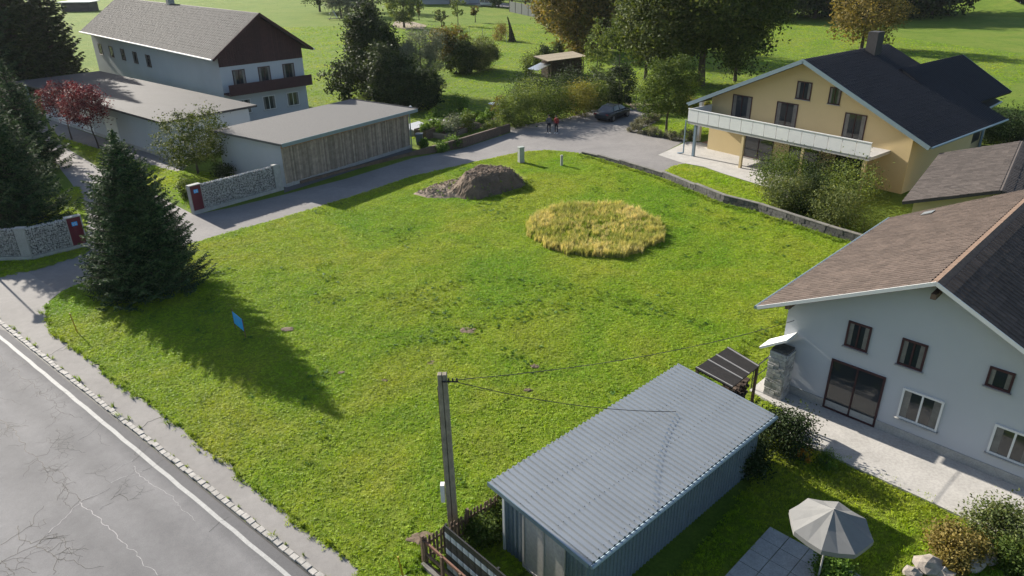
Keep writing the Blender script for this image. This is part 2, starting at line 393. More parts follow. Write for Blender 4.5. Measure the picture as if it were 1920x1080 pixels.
# lawn of the building plot
EDGE = [(669, 1062), (640, 1040), (582, 1000), (556, 985), (533, 956), (500, 935), (444, 889), (431, 867), (395, 850), (364, 827), (345, 805), (320, 791), (300, 772), (276, 751), (250, 742), (231, 724), (205, 712), (187, 687), (165, 672), (142, 657), (120, 640), (97, 623), (87, 600), (88, 573), (100, 560), (117, 548), (173, 522), (250, 497), (358, 458), (427, 437), (520, 412), (600, 388), (690, 360), (770, 332), (860, 311), (920, 298), (973, 286), (1027, 282), (1087, 288)]
WALLT = [(1090, 290), (1120, 297), (1160, 309), (1241, 334), (1300, 359), (1356, 382), (1420, 398), (1476, 417), (1550, 441), (1625, 464)]
plot = pts2(*EDGE) + pts2(*WALLT) + [(22.5, 36.2), (17.5, 29.5), (12.2, 26.3), (8.6, 22.6), (6.5, 21.2), (-0.2, 14.6), (-1.4, 15.1), (-2.9, 14.2), (-3.2, 12.0), (-4.2, 12.2)]
def field(poly, cell, name, m, z0=0.02, amp=0.03, seed=3):
    xs = [p[0] for p in poly]; ys = [p[1] for p in poly]
    nx = int((max(xs) - min(xs)) / cell) + 2; ny = int((max(ys) - min(ys)) / cell) + 2
    X, Y = np.meshgrid(min(xs) + np.arange(nx) * cell, min(ys) + np.arange(ny) * cell, indexing='ij')
    ed = dpoly(X, Y, poly); ins = inpoly(X, Y, poly)
    Z = z0 + (amp * vnoise(X, Y, 1.1, seed) + amp * 0.6 * vnoise(X, Y, 3.3, seed + 1)) * np.clip(ed / 1.5, 0, 1) * ins + amp * 0.9
    Z = np.maximum(Z, 0.015)
    idx = -np.ones(X.shape, int); V = []; F = []
    inc = inpoly(X[:-1, :-1] + cell / 2, Y[:-1, :-1] + cell / 2, poly)
    use = np.zeros(X.shape, bool); 
    for di in (0, 1):
        for dj in (0, 1): use[di:nx - 1 + di, dj:ny - 1 + dj] |= inc
    idx[use] = np.arange(use.sum())
    V = np.stack([X[use], Y[use], Z[use]], 1)
    I, J = np.nonzero(inc); F = np.stack([idx[I, J], idx[I + 1, J], idx[I + 1, J + 1], idx[I, J + 1]], 1)
    me = bpy.data.meshes.new(name); me.from_pydata(V.tolist(), [], F.tolist()); me.update()
    me.polygons.foreach_set('use_smooth', [True] * len(me.polygons))
    return link(name, me, m)
def lawnz(X, Y, z0=.02, amp=.03, seed=3):
    ed = dpoly(X, Y, plot); ins = inpoly(X, Y, plot)
    return np.maximum(z0 + (amp * vnoise(X, Y, 1.1, seed) + amp * 0.6 * vnoise(X, Y, 3.3, seed + 1)) * np.clip(ed / 1.5, 0, 1) * ins + amp * 0.9, .015)
lawn = structure(field(plot, 0.16, 'lawn', M['lawn_base']))

# footway, lane, yards (flush sheets, 4 mm steps)
fw = MB()
fw.sheet([R(-60, .2), R(RL + 9, .2)] + [(p[0], p[1]) for p in pts2((760, 1170), (669, 1062))] + pts2(*EDGE[1:22]) + [R(0, 3.2), R(-60, 3.6)], 0.07 - 0.055)
structure(fw.build('footway', M['path']))
ln = MB()
lane_pts = pts2((-260, 560), (97, 640), (85, 590), (117, 565), (250, 515), (440, 445), (600, 395), (770, 345), (900, 308), (973, 292), (1060, 288), (1095, 296), (1160, 314), (1241, 338), (1262, 330), (1290, 306), (1234, 291), (1290, 262), (1200, 243), (1232, 228), (1210, 212), (1190, 206), (1120, 204), (1060, 222), (957, 238), (957, 249), (868, 278), (773, 297), (650, 335), (533, 365), (430, 390), (364, 403), (300, 370), (240, 338), (183, 313), (115, 272), (95, 262), (88, 234), (60, 215), (40, 225), (70, 262), (100, 300), (135, 345), (163, 397), (160, 470), (80, 503), (0, 521), (-150, 545))
ln.sheet(lane_pts, 0.011)
structure(ln.build('lane', M['lane']))
pb = MB(); pb.sheet(pts2((95, 238), (88, 222), (200, 262), (310, 297), (350, 310), (345, 318), (280, 338), (240, 334), (300, 318), (200, 282), (115, 262)), 0.019)
structure(pb.build('house_path', M['lane']))
fc = MB(); fc.sheet(pts2((1234, 291), (1288, 266), (1345, 268), (1500, 320), (1520, 350), (1475, 372), (1440, 352), (1356, 326), (1319, 313), (1280, 306)), 0.027)
structure(fc.build('forecourt', M['pale_concrete']))
gs = MB(); gs.sheet(pts2((533, 362), (773, 285), (772, 276), (533, 350)), 0.03)
structure(gs.build('gravel_strip', M['gravel']))
ds = MB(); ds.sheet(pts2((745, 30), (770, 40), (800, 48), (795, 55), (760, 55), (735, 50)), 0.05)
structure(ds.build('bare_earth', M['tan_soil']))
bp = MB(); bp.sheet(pts2((1170, 192), (1240, 196), (1235, 206), (1190, 206)), 0.02)
structure(bp.build('bark_mulch_bed', M['tan_soil']))

# ---- road cracks: thin ribbons of tar and of pale sealant following the photo
def crack(rng, pts, w, jit=0.03, br=0.0, out=None, depth=0):
    P = [Vector((*G(x, y).xy, 0)) for x, y in pts] if depth == 0 else pts
    path = []
    for a, b in zip(P[:-1], P[1:]):
        L = (b - a).length; n = max(1, int(L / 0.10)); d = (b - a).normalized(); nn = Vector((-d.y, d.x, 0))
        w_ = 0.0; ph = rng.uniform(0, 6); am = min(.05, L * .05)
        for i in range(n): w_ = w_ * .6 + rng.gauss(0, jit); path.append(a + (b - a) * i / n + nn * (w_ + am * sin(pi * i / n) * sin(ph + i * .9)))
    path.append(P[-1])
    for i in range(len(path) - 1):
        a, b = path[i], path[i + 1]; d = (b - a); 
        if d.length < 1e-4: continue
        nn = Vector((-d.y, d.x, 0)).normalized(); t = (1 - 0.5 * i / len(path)) * 1.0
        w0 = w * t * rng.uniform(.6, 1.3); w1 = w * t * rng.uniform(.6, 1.3)
        out.face([(*(a + nn * w0).xy, 0.012), (*(a - nn * w0).xy, 0.012), (*(b - nn * w1).xy, 0.012), (*(b + nn * w1).xy, 0.012)][::-1])
        if depth < 3 and rng.random() < br:
            s = rng.choice((-1, 1)); q = path[i]; L = rng.uniform(.2, .8) * (0.7 ** depth)
            e = d.normalized() * rng.uniform(.2, 1) + nn * s; e.normalize()
            crack(rng, [q, q + e * L * .5 + nn * rng.gauss(0, .1), q + e * L + d.normalized() * rng.uniform(-.4, .5)], w * .7, jit, br * .8, out, depth + 1)
rg = random.Random(11); dk = MB(); wt = MB()
c5 = lambda *a: [(x / 2.25, 600 + y / 2.25) for x, y in a]
for pts, w, br in [
    (c5((0, 410), (70, 480), (120, 560), (180, 610), (200, 655), (270, 700), (340, 765)), .013, .22),
    (c5((40, 220), (60, 200), (90, 245), (140, 265), (180, 320), (230, 350), (255, 390), (220, 440), (190, 460)), .010, .25),
    (c5((255, 390), (300, 400), (350, 415)), .008, .2), (c5((0, 150), (30, 200), (40, 220)), .010, .1),
    (c5((215, 540), (250, 500), (240, 460)), .008, .3), (c5((205, 520), (260, 520), (310, 515)), .008, .3), (c5((230, 550), (300, 545), (360, 560)), .008, .3),
    (c5((330, 510), (380, 480), (440, 425)), .007, .05), (c5((170, 640), (210, 620), (240, 640), (300, 680)), .008, .25),
    (c5((360, 650), (400, 645), (420, 630)), .006, .2), (c5((470, 760), (500, 740), (540, 760), (590, 755)), .009, .35), (c5((500, 740), (540, 730)), .008, .3),
    (c5((0, 950), (80, 905), (140, 860), (185, 785)), .012, .12), (c5((75, 870), (75, 910), (130, 945), (200, 925), (280, 920)), .014, .22),
    (c5((0, 1030), (60, 990), (150, 955), (215, 895)), .013, .2), (c5((150, 955), (200, 980), (240, 1010), (225, 1075)), .014, .24),
    (c5((0, 1020), (30, 1040), (60, 1078)), .013, .18), (c5((240, 1010), (320, 1020), (360, 1050), (440, 1040)), .010, .2), (c5((260, 980), (310, 985), (350, 1000)), .008, .3),
    (c5((400, 640), (470, 690)), .005, .05), (c5((600, 640), (650, 620), (690, 590)), .007, .02), (c5((560, 600), (600, 560), (640, 530)), .007, .02),
    (c5((345, 765), (420, 735), (465, 710)), .009, .05), (c5((60, 160), (105, 190), (130, 180), (160, 160)), .007, .05), (c5((880, 895), (930, 850), (975, 830)), .006, .02), (c5((420, 800), (470, 770), (480, 765)), .007, .15),
    (c5((0, 330), (50, 340), (90, 360)), .006, .15), (c5((100, 260), (140, 262)), .006, .2), (c5((410, 480), (430, 520), (470, 535)), .005, .1)]:
    crack(rg, pts, w, .022, br, dk)
for pts, w in [(c5((190, 910), (260, 845), (340, 768), (385, 745), (430, 730)), .014), (c5((340, 768), (400, 825), (455, 870), (520, 940), (590, 1000), (665, 1078)), .013),
               (c5((470, 690), (530, 660), (600, 640)), .011), (c5((565, 615), (590, 650), (625, 690), (690, 720), (740, 770), (800, 825), (825, 850)), .009), (c5((480, 640), (520, 610), (560, 590)), .007)]:
    crack(rg, pts, w, .02, 0, wt)
structure(dk.build('road_crack', M['black'])); structure(wt.build('sealed_crack', mat('pale_sealant', (0.45, 0.43, 0.43), 0.9, var=.1)))
fk = MB()
for pts, w in [(c5((595, 455), (625, 432), (690, 405)), .02), (c5((205, 150), (260, 120), (285, 105)), .02)]: crack(rg, pts, w, .03, .1, fk)
for f in range(len(fk.v)): fk.v[f] = (*fk.v[f][:2], .020)
structure(fk.build('footway_crack', M['black']))

# ================================================================== GRASS (uncountable): tufts instanced on points
def tuft(name, n, h, w, spread, m, seed, leafy=False, lean=1.0):
    r = random.Random(seed); b = MB()
    for i in range(n):
        a = r.uniform(0, 2 * pi); d = r.uniform(0, spread); p = Vector((cos(a) * d, sin(a) * d, -0.01)); q = r.uniform(0, 2 * pi)
        u = Vector((cos(q), sin(q), 0)); s = Vector((-u.y, u.x, 0)); hh = h * r.uniform(.55, 1.2); ln_ = hh * r.uniform(.3, 1.1) * lean
        if leafy:
            ln_ = h * r.uniform(.8, 1.6); c = p + u * ln_ * .3 + Vector((0, 0, h * r.uniform(.3, .9)))
            b.face([c, c + u * ln_ * .6 + s * w + Vector((0, 0, r.uniform(-.01, .02))), c + u * ln_ * 1.2, c + u * ln_ * .6 - s * w + Vector((0, 0, r.uniform(-.01, .02)))])
        else:
            mid = p + Vector((0, 0, hh * .6)) + u * ln_ * .3; tip = p + Vector((0, 0, hh)) + u * ln_
            b.face([p - s * w, p + s * w, mid + s * w * .8, mid - s * w * .8]); b.face([mid - s * w * .8, mid + s * w * .8, tip])
    me = b.mesh(name); me.materials.append(m); o = bpy.data.objects.new(name, me); return o
def scatter(name, P, protos, smin, smax, tilt=0.25, seed=1):
    """P: (n,3) points; one object whose geometry nodes place the protos on its points"""
    me = bpy.data.meshes.new(name); me.vertices.add(len(P)); me.vertices.foreach_set('co', np.asarray(P, np.float32).ravel())
    r = np.random.default_rng(seed)
    at = me.attributes.new('rot', 'FLOAT_VECTOR', 'POINT'); rot = np.stack([r.normal(0, tilt, len(P)), r.normal(0, tilt, len(P)), r.uniform(0, 6.28, len(P))], 1).astype(np.float32)
    at.data.foreach_set('vector', rot.ravel())
    a2 = me.attributes.new('scl', 'FLOAT', 'POINT'); a2.data.foreach_set('value', r.uniform(smin, smax, len(P)).astype(np.float32))
    a3 = me.attributes.new('pick', 'INT', 'POINT'); a3.data.foreach_set('value', r.integers(0, len(protos), len(P)).astype(np.int32))
    o = bpy.data.objects.new(name, me); COL.objects.link(o); o['kind'] = 'stuff'
    ng = bpy.data.node_groups.new(name + '_nodes', 'GeometryNodeTree')
    ng.interface.new_socket('Geometry', in_out='INPUT', socket_type='NodeSocketGeometry'); ng.interface.new_socket('Geometry', in_out='OUTPUT', socket_type='NodeSocketGeometry')
    N = ng.nodes; gi = N.new('NodeGroupInput'); go = N.new('NodeGroupOutput'); L = ng.links
    ins = N.new('GeometryNodeInstanceOnPoints'); m2p = N.new('GeometryNodeMeshToPoints')
    L.new(gi.outputs[0], m2p.inputs[0]); L.new(m2p.outputs[0], ins.inputs['Points'])
    gg = N.new('GeometryNodeGeometryToInstance')
    for p in reversed(protos):
        oi = N.new('GeometryNodeObjectInfo'); oi.inputs['Object'].default_value = p; L.new(oi.outputs['Geometry'], gg.inputs[0])
    L.new(gg.outputs[0], ins.inputs['Instance']); ins.inputs['Pick Instance'].default_value = True
    def na(nm, ty):
        a = N.new('GeometryNodeInputNamedAttribute'); a.data_type = ty; a.inputs[0].default_value = nm; return a.outputs[0]
    L.new(na('pick', 'INT'), ins.inputs['Instance Index'])
    e2r = N.new('FunctionNodeEulerToRotation'); L.new(na('rot', 'FLOAT_VECTOR'), e2r.inputs[0]); L.new(e2r.outputs[0], ins.inputs['Rotation'])
    L.new(na('scl', 'FLOAT'), ins.inputs['Scale']); L.new(ins.outputs[0], go.inputs[0])
    md = o.modifiers.new('scatter', 'NODES'); md.node_group = ng
    return o
def spread_pts(poly, dens, seed=1, hole=None, ragged=0.0, z=0.02):
    r = np.random.default_rng(seed); xs = [p[0] for p in poly]; ys = [p[1] for p in poly]
    n = int((max(xs) - min(xs)) * (max(ys) - min(ys)) * dens)
    X = r.uniform(min(xs), max(xs), n); Y = r.uniform(min(ys), max(ys), n)
    k = inpoly(X + r.normal(0, ragged, n), Y + r.normal(0, ragged, n), poly)
    if hole is not None: k &= ~inpoly(X, Y, hole)
    return X[k], Y[k]
# dry grass ellipse
ecx, ecy = (G(990, 433).x + G(1247, 440).x) / 2, (G(1118, 384).y + G(1115, 488).y) / 2
erx, ery = (G(1247, 440).x - G(990, 433).x) / 2, (G(1118, 389).y - G(1115, 488).y) / 2
EL = [(ecx + erx * cos(t / 24 * 2 * pi) * (1 + .02 * sin(t * 2.3)), ecy + ery * sin(t / 24 * 2 * pi) * (1 + .02 * cos(t * 1.7))) for t in range(24)]
MOUNDB = pts2((772, 366), (800, 352), (862, 330), (905, 308), (955, 312), (990, 335), (985, 352), (935, 368), (870, 372), (800, 372))
M['rough_blade'] = blade_mat('long_grass', [(0.10, 0.19, 0.02), (0.15, 0.225, 0.028), (0.20, 0.25, 0.04)])
tA = tuft('grass_tuft', 16, .048, .0075, .085, M['lawn_blade'], 1); tB = tuft('grass_tuft', 14, .040, .009, .095, M['lawn_blade'], 2)
tC = tuft('clover_tuft', 12, .035, .020, .06, M['lawn_blade'], 3, True); tD = tuft('grass_tuft', 18, .045, .006, .09, M['lawn_blade'], 4)
X, Y = spread_pts(plot, 165, 5, None, 0.10)
k = ~inpoly(X, Y, EL) & ~inpoly(X, Y, MOUNDB)
# worn, thin places and ragged verge
thin = vnoise(X, Y, 1.7, 21) + vnoise(X, Y, 5.0, 22) * .6
k &= ~((thin > 1.55) & (RNG.random(len(X)) < .75))
X, Y = X[k], Y[k]
P = np.stack([X, Y, lawnz(X, Y) - .006], 1)
g1 = scatter('lawn_grass', P, [tA, tB, tC, tC, tD], .55, 1.2, .15, 2); tag(g1, 'short green lawn grass with clover covering the open building plot', 'grass')
# dark weed rosettes and longer clumps in streaks
X, Y = spread_pts(plot, 16, 9, None, 0.05); w = vnoise(X, Y * 1.6, .75, 31) + .7 * vnoise(X, Y, 2.6, 32)
rut = np.minimum(dpoly(X, Y, pts2((740, 660), (860, 625), (1000, 590), (1090, 560))), dpoly(X, Y, pts2((600, 560), (760, 560), (900, 520), (1080, 545), (1250, 585))))
k = ((w > .85) | ((rut < .6) & (w > -.4))) & ~inpoly(X, Y, EL) & ~inpoly(X, Y, MOUNDB); X, Y = X[k], Y[k]
wA = tuft('weed_rosette', 16, .07, .03, .07, M['weed'], 5, True); wB = tuft('weed_rosette', 22, .11, .010, .09, M['rough_blade'], 6)
g2 = scatter('lawn_weeds', np.stack([X, Y, lawnz(X, Y) - .006], 1), [wA, wB, wB], .45, 1.15, .25, 3); tag(g2, 'darker green weeds and coarse clumps streaking across the lawn', 'weeds')
# seam of longer grass along wall, fence, shed, mound
def along(pts, dens, w, seed):
    r = np.random.default_rng(seed); o = []
    for a, b in zip(pts[:-1], pts[1:]):
        L = math.dist(a, b); n = int(L * dens); t = r.random(n); nx, ny = -(b[1] - a[1]) / L, (b[0] - a[0]) / L; s = r.normal(0, w, n)
        o.append(np.stack([a[0] + (b[0] - a[0]) * t + nx * s, a[1] + (b[1] - a[1]) * t + ny * s, np.full(n, .03)], 1))
    return np.concatenate(o)
lA = tuft('long_grass', 22, .22, .009, .09, M['rough_blade'], 8); lB = tuft('long_grass', 18, .16, .012, .08, M['rough_blade'], 9)
wl = [(p[0] - .3, p[1] - .25) for p in pts2(*WALLT)]
P = np.concatenate([along(wl, 30, .16, 1), along([(-3.0, 14.6), (-2.3, 15.9), (-0.8, 17.6), (5.8, 23.2)], 22, .2, 2), along(pts2((870, 374), (940, 371), (990, 354), (992, 338)), 30, .22, 3), along(pts2(*EDGE[:24]), 5, .08, 4), along([(5.5, 23.2), (8.2, 25.5), (11.5, 28.2), (18.2, 35.6)], 18, .2, 5)])
P = np.concatenate([P, along([R(-2 + k * .9, .215) for k in range(32)], 2, .03, 8) * np.array([1, 1, 0]) + np.array([0, 0, .02])])
g3 = scatter('edge_grass', P, [lA, lB, wB], .5, 1.2, .3, 4); tag(g3, 'longer tufts of grass left along walls, fence and plot edges', 'grass')
# tall dry grass ellipse
sA = tuft('dry_tuft', 26, .46, .008, .09, M['straw'], 11, False, .3); sB = tuft('dry_tuft', 22, .42, .009, .09, M['straw'], 12, False, .3)
sC = tuft('green_tuft', 24, .36, .011, .10, M['rough_blade'], 13, False, .3); 
EL2 = [(ecx + (x - ecx) * (1 + .045 * math.sin(i * 2.1) + .03 * math.sin(i * 5.3)), ecy + (y - ecy) * (1 + .04 * math.sin(i * 1.7 + 1) + .03 * math.sin(i * 4.1))) for i, (x, y) in enumerate(EL)]
X, Y = spread_pts(EL2, 105, 15, None, .13); rr = ((X - ecx) / erx) ** 2 + ((Y - ecy) / ery) ** 2
pick = (RNG.random(len(X)) < np.clip(.32 + 1.1 * (rr - .55) + .35 * vnoise(X, Y, 1.3, 40), .15, 1))
g4 = scatter('tall_dry_grass', np.stack([X[pick], Y[pick], lawnz(X[pick], Y[pick]) - .01], 1), [sA, sB], .6, 1.25, .07, 5); tag(g4, 'tall straw yellow grass left standing as an oval island in the lawn', 'tall grass')
g5 = scatter('tall_green_grass', np.stack([X[~pick], Y[~pick], lawnz(X[~pick], Y[~pick]) - .01], 1), [sC, sB, sC], .5, 1.15, .08, 6); tag(g5, 'green stems mixed into the middle of the dry grass oval', 'tall grass')

# small lawns of the neighbours
def small_lawn(poly, label, seed, dens=45, cell=.3, z0=.02, holes=()):
    o = structure(field(poly, cell, 'garden_lawn', M['lawn_base'], z0, .01, seed)); 
    X, Y = spread_pts(poly, dens, seed, None, .05)
    for h_ in holes: k = ~inpoly(X, Y, h_); X, Y = X[k], Y[k]
    g = scatter('garden_grass', np.stack([X, Y, np.full(len(X), z0 + .015)], 1), [tA, tB, tD], 1.0, 1.9, .25, seed); tag(g, label, 'grass'); return o
small_lawn(pts2((1243, 324), (1262, 312), (1282, 307), (1356, 328), (1440, 356), (1475, 374), (1500, 400), (1560, 420), (1640, 440), (1618, 452), (1540, 428), (1476, 404), (1420, 388), (1356, 368), (1300, 347)), 'mown grass strip between the retaining wall and the pale forecourt', 51)
small_lawn(pts2((100, 252), (115, 258), (200, 285), (320, 320), (440, 327), (520, 318), (530, 345), (365, 395), (300, 360), (183, 308)), 'shaded grass between the driveway and the white outbuilding', 52, 25)
small_lawn(pts2((-120, 400), (0, 380), (150, 350), (163, 397), (160, 465), (80, 490), (0, 505), (0, 522), (-150, 546)), 'grass under the spruces behind the curved gabion wall', 53, 25)
small_lawn(pts2((0, 489), (60, 489), (150, 466), (168, 464), (165, 475), (80, 503), (0, 521), (-90, 530), (-90, 495)), 'narrow dark grass verge in front of the curved gabion wall', 54, 25)
small_lawn(pts2((1205, 243), (1235, 232), (1300, 228), (1345, 240), (1308, 262), (1283, 260), (1220, 252)), 'small lawn around the young maple by the driveway', 55, 20)
_r = Vector((.71, .704)).normalized(); _a = Vector((_r.y, -_r.x)); _E0 = G(1420, 575, 3.6).xy; _b = _E0 + _a * .9 + _r * .9; _T0 = G(1405, 735).xy
TERR = [tuple(q) for q in (_T0, _T0 + _r * 4.2, _T0 + _r * 4.2 + _a * 3.2, _b, _b + _a * 9.4, _b + _a * 12.0 - _r * 2.8, _b + _a * 1.0 - _r * 2.3, _T0 + _a * 1.6 - _r * .3)]
_c0 = G(1470, 1000).xy; PAVE = [tuple(_c0 + _a * x - _r * y) for x, y in ((-.45, .05), (5.2, .05), (5.2, 3.2), (-.45, 3.2))]
_h = list(TERR); _hp = list(PAVE)
front = [(8.6, 22.0), (10.2, 23.8), (11.6, 22.4), (16.0, 17.0), (19, 12), (15, 5), (3, 5), (1.5, 11.6), (6.5, 17.0), (8.4, 19.5)]
small_lawn(front, 'front garden grass between the metal shed and the white house', 56, 70, .2, .02, (TERR, PAVE))
# meadow tufts: medium distance, coarser
X, Y = spread_pts([(-20, 66), (40, 66), (80, 110), (60, 170), (-60, 170), (-45, 100)], 5, 77); k = ~inpoly(X, Y, lane_pts)
mT = tuft('meadow_tuft', 18, .10, .022, .25, M['lawn_blade'], 14)
g6 = scatter('meadow_grass', np.stack([X[k], Y[k], np.zeros(k.sum())], 1), [mT], .4, .9, .3, 7); tag(g6, 'short meadow grass behind the houses and around the fruit trees', 'grass')

# ================================================================== TREES
NL = 0
def leafquads(C, L, Wd, rng, up=0.35, axis=None, out=None):
    """rhombic leaves at centres C: long axis random (or given), face tending upwards/outwards"""
    n = len(C); d = rng.normal(0, 1, (n, 3)) if axis is None else axis + rng.normal(0, .35, (n, 3))
    if axis is None: d[:, 2] = d[:, 2] * .6 - .15
    d /= np.linalg.norm(d, axis=1)[:, None] + 1e-9
    nn = rng.normal(0, 1, (n, 3)) * (1 - up); nn[:, 2] += up * 1.6
    if out is not None: nn += out * .5
    s = np.cross(nn, d); s /= np.linalg.norm(s, axis=1)[:, None] + 1e-9
    l = (L * rng.uniform(.6, 1.3, n))[:, None]; w = (Wd * rng.uniform(.6, 1.3, n))[:, None]
    V = np.stack([C - d * l / 2, C + s * w / 2, C + d * l / 2, C - s * w / 2], 1)
    return V.reshape(-1, 3)
def mk_trunk(b, rng, H, r, spread, nb=6, fork=.35, lean=(0, 0)):
    top = Vector((lean[0], lean[1], H * .86)); pts = []; rs = []
    for i in range(7):
        t = i / 6; pts.append(top * t + Vector((rng.gauss(0, .04 * H * .15), rng.gauss(0, .04 * H * .15), 0)) * (1 if i else 0)); rs.append(r * (1.25 if i == 0 else 1) * (1 - .85 * t) + .01)
    b.tube(pts, rs, 7)
    for k in range(nb):
        t = rng.uniform(fork, .75); i = t * 6; a = rng.uniform(0, 2 * pi) + k * 2.4; p = pts[int(i)].lerp(pts[min(6, int(i) + 1)], i % 1)
        L = spread * rng.uniform(.6, .95) * (1.1 - .6 * t); d = Vector((cos(a), sin(a), rng.uniform(.35, 1.0)))
        m = p + d.normalized() * L * .5; e = m + Vector((cos(a), sin(a), .35)).normalized() * L * .5
        b.tube([p, m, e], [r * .38 * (1.1 - t), r * .22 * (1.1 - t), .012], 5)
def deciduous(base, H, Rr, label, m, nclump=160, per=70, leaf=.22, name='tree', cat='tree', group=None, low=.18, trunk_r=None, seed=1, shape=1.0, asp=.62, cl=.16, lean=(0, 0), squash=1.0, trunkname='trunk', droop=False, inner=.5):
    t = thing(name, base, label, cat, group); rg = random.Random(seed); rng = np.random.default_rng(seed)
    b = MB(); mk_trunk(b, rg, H, trunk_r or H * .022 + .03, Rr, lean=lean)
    o = link(trunkname, b.mesh(trunkname), M['bark'], t)
    zc = H * (low + 1) / 2; hz = H * (1 - low) / 2
    d = rng.normal(0, 1, (nclump, 3)); d /= np.linalg.norm(d, axis=1)[:, None]
    lob = 1 + .20 * np.sin(d[:, 0] * 3.1 + seed) * np.cos(d[:, 1] * 2.7 + seed * 2) + .16 * np.sin(d[:, 2] * 4 + d[:, 0] * 5 + seed)
    rad = (rng.uniform(inner ** 3, 1, nclump) ** (1 / 3)) * lob
    z = d[:, 2] * rad
    taper = 1 - (shape - 1) * np.clip(z, -1, 1) * .5 if shape != 1 else 1
    C = np.stack([d[:, 0] * rad * Rr * taper + lean[0] * .8, d[:, 1] * rad * Rr * squash * taper + lean[1] * .8, zc + z * hz], 1)
    cr = Rr * cl * rng.uniform(.6, 1.5, nclump)
    LC = np.repeat(C, per, 0) + rng.normal(0, 1, (nclump * per, 3)) * np.repeat(cr, per)[:, None] * np.array([1, 1, .7]) * .75
    if droop: LC[:, 2] -= np.abs(rng.normal(0, 1, len(LC))) * .6
    LC[:, 2] = np.maximum(LC[:, 2], .05)
    out = np.repeat(d, per, 0)
    V = leafquads(LC, leaf, leaf * asp, rng, .35, None, out)
    if droop: V = leafquads(LC, leaf, leaf * asp, rng, .2, np.tile(np.array([[0, 0, -1.]]), (len(LC), 1)), out)
    me = fastmesh('crown', V, 4); link('crown', me, m, t)
    return t
def spruce(base, H, Rr, label, m, seed=1, group=None, dens=1.0, low=.02, q=.17, power=.8):
    t = thing('spruce_tree', base, label, 'spruce tree', group); rg = random.Random(seed); rng = np.random.default_rng(seed)
    b = MB(); b.tube([(0, 0, 0), (0, 0, H * .5), (0, 0, H * .98)], [H * .022, H * .012, .012], 8)
    Cs = []; Ax = []; z = H * low + .2; LL = []
    while z < H - .12:
        f = z / H; Lw = Rr * (1 - f) ** power * (min(1, (1 - f) / .30) ** .75); nb = int((13 if f < .6 else 10) * dens * (.7 + .3 * min(1, Lw))) + 3; ph = rg.uniform(0, 6)
        for k in range(nb):
            a = ph + 2 * pi * k / nb + rg.gauss(0, .16); L = Lw * rg.uniform(.80, 1.07) + .10; zz = z + rg.gauss(0, .09)
            rise = (.35 if f > .8 else .12 - .30 * (1 - f)); n = max(3, int(L / (.12 / dens))); s = np.linspace(.12 if L > .6 else 0, 1, n)
            ca, sa = cos(a), sin(a)
            px = s * L * ca; py = s * L * sa; pz = zz + L * (rise * s + .22 * s ** 2.2) - .1 * L * (1 - f) * np.sin(s * 3.1)
            if L > .5: b.tube([(0, 0, zz), (px[n // 2], py[n // 2], pz[n // 2]), (px[-1], py[-1], pz[-1])], [.022 + .006 * L, .015, .004], 4)
            for sd in (-1, 1):
                tw = np.minimum(.62 * L, .12 + .34 * L * (1.05 - s)) * rng.uniform(.7, 1.2, n)      # side twig length
                for j in range(4):
                    u = (j + .6) / 4; e = tw * u
                    C = np.stack([px - sa * sd * e + ca * e * .55, py + ca * sd * e + sa * e * .55, pz - e * .22 + rng.normal(0, .025, n)], 1)
                    A_ = np.stack([-sa * sd + ca * .7 + 0 * s, ca * sd + sa * .7 + 0 * s, -.25 + 0 * s], 1)
                    keep = tw > .05 + .12 * j
                    Cs.append(C[keep]); Ax.append(A_[keep])
            C = np.stack([px, py, pz + .02], 1); Cs.append(C); Ax.append(np.tile([[ca, sa, .2]], (n, 1)))
        z += .21 / dens + .10 * (1 - f)
    zt = np.linspace(H - .5, H + .12, 12); Cs.append(np.stack([0 * zt, 0 * zt, zt], 1)); Ax.append(np.tile([[0, 0, 1.]], (12, 1)))
    C = np.concatenate(Cs); A_ = np.concatenate(Ax)
    V = leafquads(C, q, q * .42, rng, .45, A_)
    link('trunk', b.mesh('trunk'), M['bark'], t); link('crown', fastmesh('crown', V, 4), m, t)
    return t
